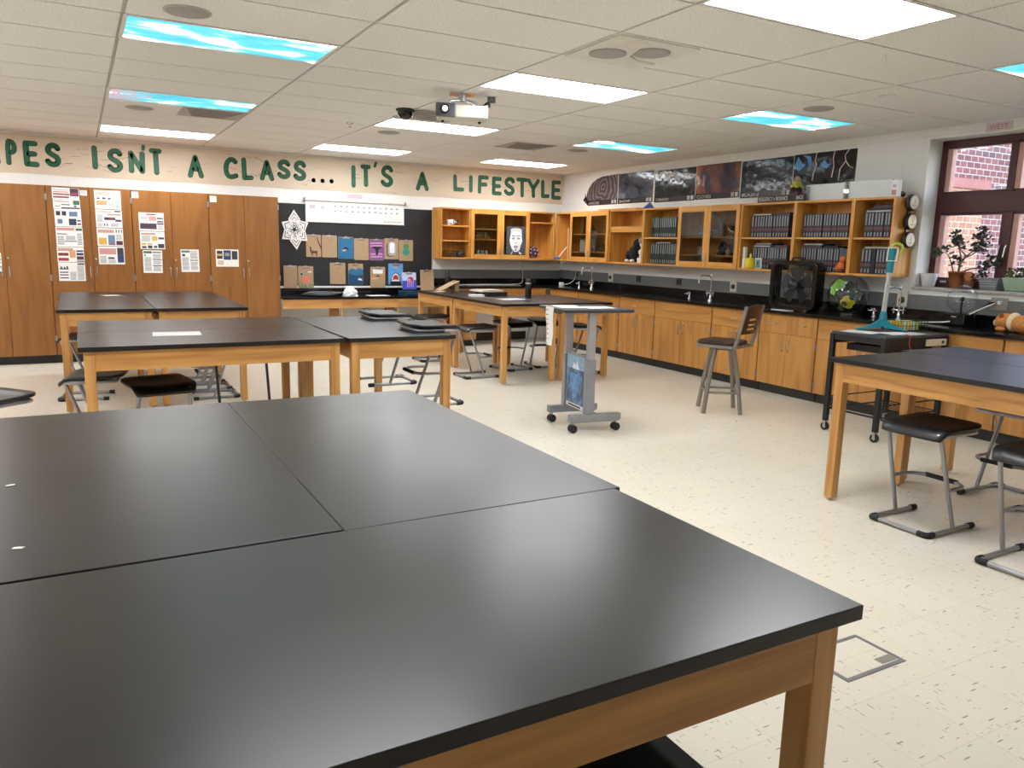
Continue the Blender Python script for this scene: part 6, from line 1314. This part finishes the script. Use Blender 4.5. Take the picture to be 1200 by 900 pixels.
sq = thing('floor_squeegee', 'upright teal-footed squeegee with a long grey pole and teal grip on the cart', 'squeegee', (6.03, 4.27, CZ + .003), radians(-47)); TEAL = flat('teal_plastic', (22, 128, 146), .4)
pr_ = []
for i in range(21):
    u = -1 + 2 * i / 20; pr_.append((u * .205, .018 + .105 * (1 - abs(u)) ** 1.7))
poly = [(-.205, 0)] + pr_ + [(.205, 0), (.15, .012), (0, .03), (-.15, .012)]
MB().prism(poly, TEAL, -.022, .022, 'y').build('foot', sq, .004); m = MB(); m.cyl((0, 0, .1), (0, 0, .17), .034, TEAL, r1=.024, n=16); m.build('collar', sq)
MB().cyl((.0, 0, .165), (.012, 0, .51), .0195, flat('pole_grey', (176, 178, 176), .35), n=14).build('pole', sq); MB().cyl((.012, 0, .5), (.018, 0, .7), .028, TEAL, r1=.032, n=16).build('grip', sq)
MB().tube(rounded([(-.022, -.034, .6), (.05, -.034, .6), (.055, -.034, .71), (-.02, -.034, .71)], .012, 3), .004, WHITE, True, 6).build('clip_frame', sq)
MB().tube([(.05 + .044 * cos(2 * pi * i / 20), .0, .7 + .044 * sin(2 * pi * i / 20)) for i in range(20)], .012, flat('yellow_green_plastic', (176, 190, 60), .4), True, 8).build('hanging_ring', sq); MB().sphere((0, -.028, .03), .014, BLACK).build('knob', sq)
tag(MB().tube(rounded([(5.95, 3.99, CZ + .006), (5.93, 3.935, CZ + .004), (5.92, 3.93, .8), (5.95, 3.92, .74)], .02), .004, flat('red_wire', (150, 50, 50), .5)).build('red_wire'), 'thin red wire hanging over the front edge of the cart', 'wire')
bk_ = thing('wire_basket', 'low wire basket with yellow and green packets at the right of the cart top', 'basket', (6.32, 4.24, CZ + .003), radians(-12)); m = MB()
for z in (.004, .05, .09): m.tube(rounded([(-.14, -.1, z), (.14, -.1, z), (.14, .1, z), (-.14, .1, z)], .03, 3, True), .003, BLACK, True, 6)
for k in range(9):
    x = -.13 + k * .0325
    for s in (-1, 1): m.cyl((x, s * .1, .004), (x, s * .1, .09), .002, BLACK, n=5)
    m.cyl((x, -.1, .004), (x, .1, .004), .002, BLACK, n=5)
for k in range(6):
    y = -.085 + k * .034
    for s in (-1, 1): m.cyl((s * .14, y, .004), (s * .14, y, .09), .002, BLACK, n=5)
m.build('wires', bk_)
for k, (x, c) in enumerate(((-.1, (226, 196, 70)), (-.055, (206, 216, 190)), (-.01, (226, 206, 90)), (.035, (196, 206, 196)), (.08, (176, 196, 70)))):
    q = Matrix.Translation((6.32, 4.24, CZ)) @ Matrix.Rotation(radians(-12), 4, 'Z') @ Vector((x, .02, .01))
    o = MB().box(-.018, .018, -.06, .06, 0, .075, flat('packet_%d' % k, c, .45)).build('packet', loc=q, bevel=.003); o.rotation_euler = (0, 0, radians(-12)); tag(o, ['yellow packet at the left end of the wire basket', 'pale green packet second from the left in the wire basket', 'yellow packet in the middle of the wire basket', 'grey-white packet second from the right in the wire basket', 'lime packet at the right end of the wire basket'][k], 'packet', 'packets in the wire basket')

# ------------------------------------------------------------------ small things on tables, desks and floor
paper('white paper lying on the middle table', (.555 * KT, 5.62 * KT, TH + .0003), .29, .22, radians(-4), lines=5)
paper('small cream paper on the lab table closest to the tall cabinets', (.3 * KT, 9.56 * KT, TH + .0003), .16, .12, radians(20), flat('cream_note', (236, 226, 190), .6))
for x, y, a, lb in ((-.186, 2.272, 20, 'tiny torn white paper scrap at the left edge of the near table, the farther one'), (-.143, 1.79, -15, 'tiny torn white paper scrap at the left edge of the near table, the nearer one')):
    o = MB().prism([(-.01, -.005), (.009, -.006), (.012, .003), (.002, .007), (-.009, .004)], WHITE, 0, .0012, 'z').build('paper_scrap', loc=(x * KT, y * KT, TH + .0003)); o.rotation_euler = (0, 0, radians(a)); tag(o, lb, 'scrap')
t = thing('tumbler', 'black steel water bottle standing on the far table', 'bottle', (4.79 * KT, 8.21 * KT, TH + .0003)); MB().lathe([(.036, 0), (.038, .004), (.038, .016)], NICKEL, n=20).build('base_band', t); MB().lathe([(.038, .016), (.039, .17), (.036, .185)], BLKGLOSS, n=20).build('body', t); MB().lathe([(.0365, .185), (.037, .2), (.0365, .203)], NICKEL, n=20).build('rim_band', t); MB().lathe([(.036, .203), (.036, .235), (.03, .245)], BLACK, n=20).build('lid', t); MB().tube(rounded([(-.02, 0, .24), (-.02, 0, .265), (.02, 0, .265), (.02, 0, .24)], .01, 3), .005, BLACK).build('loop', t)
for k, (x, y, z, w, d, h, a, m_, lb) in enumerate(((4.70, 9.0, 0, .32, .26, .05, 12, BLACK, 'black thick book at the bottom of the stack on the far table'), (4.66, 9.06, .0505, .34, .27, .02, 8, flat('cream_book_cover', (216, 206, 190), .5), 'cream book lying on top of the black book on the far table'), (4.42, 8.88, 0, .17, .14, .022, -10, WHITE, 'white thin pad beside the book stack on the far table'))):
    mb = MB(); mb.box(-w / 2, w / 2, -d / 2, d / 2, 0, .003, m_); mb.box(-w / 2, w / 2, -d / 2, d / 2, h - .003, h, m_); mb.box(-w / 2, -w / 2 + .003, -d / 2, d / 2, .003, h - .003, m_); mb.box(-w / 2 + .003, w / 2 - .005, -d / 2 + .005, d / 2 - .005, .003, h - .003, PAGES if k else flat('dark_page_block', (46, 40, 38), .6))
    o = mb.build('stacked_book', loc=(x * KT, y * KT, TH + .0004 + z)); o.rotation_euler = (0, 0, radians(a)); tag(o, lb, 'book')
paper('white paper lying beside the black bottle on the far table', (4.62 * KT, 8.33 * KT, TH + .0003), .3, .21, radians(4), lines=3)
paper('brown envelope on the left edge of the far table with the books', (4.42 * KT, 8.62 * KT, TH + .0003), .2, .1, radians(-6), flat('brown_paper', (132, 110, 92), .6))
t = thing('clipboard', 'brown clipboard propped up at a slant on the far table by the low desk', 'clipboard', (4.38 * KT, 10.02 * KT, TH + .004), 0); t.rotation_euler = (radians(0), radians(-25), 0); m = MB(); m.prism(rrect(0, .31, -.11, .11, .014), CARD, 0, .004, 'z'); m.build('board', t); MB().box(.262, .288, -.045, .045, .004, .011, STEEL).build('clip', t, .002)
tag(MB().box(-.03, .03, -.06, .06, 0, .118, CARD).build('cardboard_prop', loc=(4.65 * KT, 10.02 * KT, TH + .0003)), 'small brown card box under the raised end of the slanted clipboard', 'box')
paper('cream paper lying under the slanted clipboard', (4.33 * KT, 9.86 * KT, TH + .0003), .14, .12, .1, PAPER2)
# things on the low desk
DZ = .7724
t = thing('silver_tray', 'long heap of crinkled silver foil trays on the low desk', 'tray', (2.94, 10.78, DZ)); m = MB(); FOIL = flat('foil', (176, 178, 186), .22, .8)
for k in range(3): m.lathe([(.12, 0), (.16, .012), (.235, .026 + .006 * k), (.245, .026 + .006 * k), (.17, .016), (.001, .005)], FOIL, (.04 * k - .02, .01 * k, .006 * k), 26)
m.build('trays', t)
t = thing('crumpled_paper', 'white crumpled paper mound on the low desk right of the foil trays', 'paper', (3.36, 10.78, DZ)); m = MB(); RS = random.Random(12); v = []; n1, n2 = 16, 8
for j in range(n2 + 1):
    for i in range(n1):
        a = 2 * pi * i / n1; ph = j / n2 * pi / 2; k = RS.uniform(.82, 1.12); v.append((.11 * cos(a) * cos(ph) * k, .08 * sin(a) * cos(ph) * k, .13 * sin(ph) * k if j else 0))
m.add(v, [(j * n1 + i, j * n1 + (i + 1) % n1, (j + 1) * n1 + (i + 1) % n1, (j + 1) * n1 + i) for j in range(n2) for i in range(n1)] + [tuple(n2 * n1 + i for i in range(n1))], PWH); m.build('crumple', t)
paper('white paper lying flat on the low desk under the shark clipboard', (3.77, 10.76, DZ + .0003), .3, .21, .05)
t = thing('teal_tray', 'dark teal plastic tray at the right end of the low desk under the jellyfish clipboard', 'tray', (4.38, 10.8, DZ)); TT = flat('dark_teal_tray', (24, 66, 86), .35); m = MB(); m.box(-.23, .23, -.15, .15, 0, .006, TT)
for s in (-1, 1): m.box(-.23, .23, s * .15 - .004, s * .15 + .004, .006, .062, TT); m.box(s * .23 - .004, s * .23 + .004, -.146, .146, .006, .062, TT)
m.build('tray', t, .003)
# floor box
t = thing('floor_box', 'flush floor outlet box with a steel frame and a small grey flap', 'floor box', (2.49, 1.74, 0)); m = MB(); a, b_, w = .165, .112, .018
m.box(-a, a, -b_, -b_ + w, .0003, .003, STEEL); m.box(-a, a, b_ - w, b_, .0003, .003, STEEL); m.box(-a, -a + w, -b_ + w, b_ - w, .0003, .003, STEEL); m.box(a - w, a, -b_ + w, b_ - w, .0003, .003, STEEL); m.build('frame', t)
MB().box(-a + w, a - w, -b_ + w, b_ - w, .0003, .0022, FLOOR).build('lid', t); MB().box(.06, .145, -.088, -.05, .0022, .003, flat('flap_grey', (136, 134, 122), .5)).build('flap', t)
tag(MB().prism([(-.012, -.006), (.012, -.004), (.01, .007), (-.008, .005)], GREYD, 0, .002, 'z').build('floor_speck', loc=(5.15, 5.0, .0003)), 'tiny dark speck of litter on the floor in front of the stool chair', 'litter')

# ------------------------------------------------------------------ camera, sky, exposure
cd = bpy.data.cameras.new('camera'); cam = bpy.data.objects.new('camera', cd); COL.objects.link(cam)
yaw, pitch, roll = .510266, -.175027, .025163
cy_, sy_, cp, sp = cos(yaw), sin(yaw), cos(pitch), sin(pitch)
fw = Vector((sy_ * cp, cy_ * cp, sp)); rt = Vector((cy_, -sy_, 0)); up = rt.cross(fw); r2 = rt * cos(roll) + up * sin(roll); u2 = -rt * sin(roll) + up * cos(roll)
M = Matrix.Identity(4)
for i in range(3): M[i][0], M[i][1], M[i][2] = r2[i], u2[i], -fw[i]
M.translation = (0, 0, 1.51); cam.matrix_world = M
cd.sensor_width = 36; cd.lens = 27.219; cd.clip_start = .02; cd.clip_end = 200
SC.camera = cam
wd = bpy.data.worlds.new('sky'); SC.world = wd; wd.use_nodes = True; nt = wd.node_tree; nt.nodes.clear()
sk = nt.nodes.new('ShaderNodeTexSky'); sk.sky_type = 'NISHITA'; sk.sun_disc = False; sk.sun_elevation = radians(42); sk.sun_rotation = radians(120)
bg = nt.nodes.new('ShaderNodeBackground'); bg.inputs[1].default_value = SKY_K; ow_ = nt.nodes.new('ShaderNodeOutputWorld'); nt.links.new(sk.outputs[0], bg.inputs[0]); nt.links.new(bg.outputs[0], ow_.inputs[0])
SC.view_settings.view_transform = 'Standard'; SC.view_settings.look = 'None'; SC.view_settings.gamma = 1.0; SC.view_settings.use_curve_mapping = False
SC.view_settings.exposure = EXPO
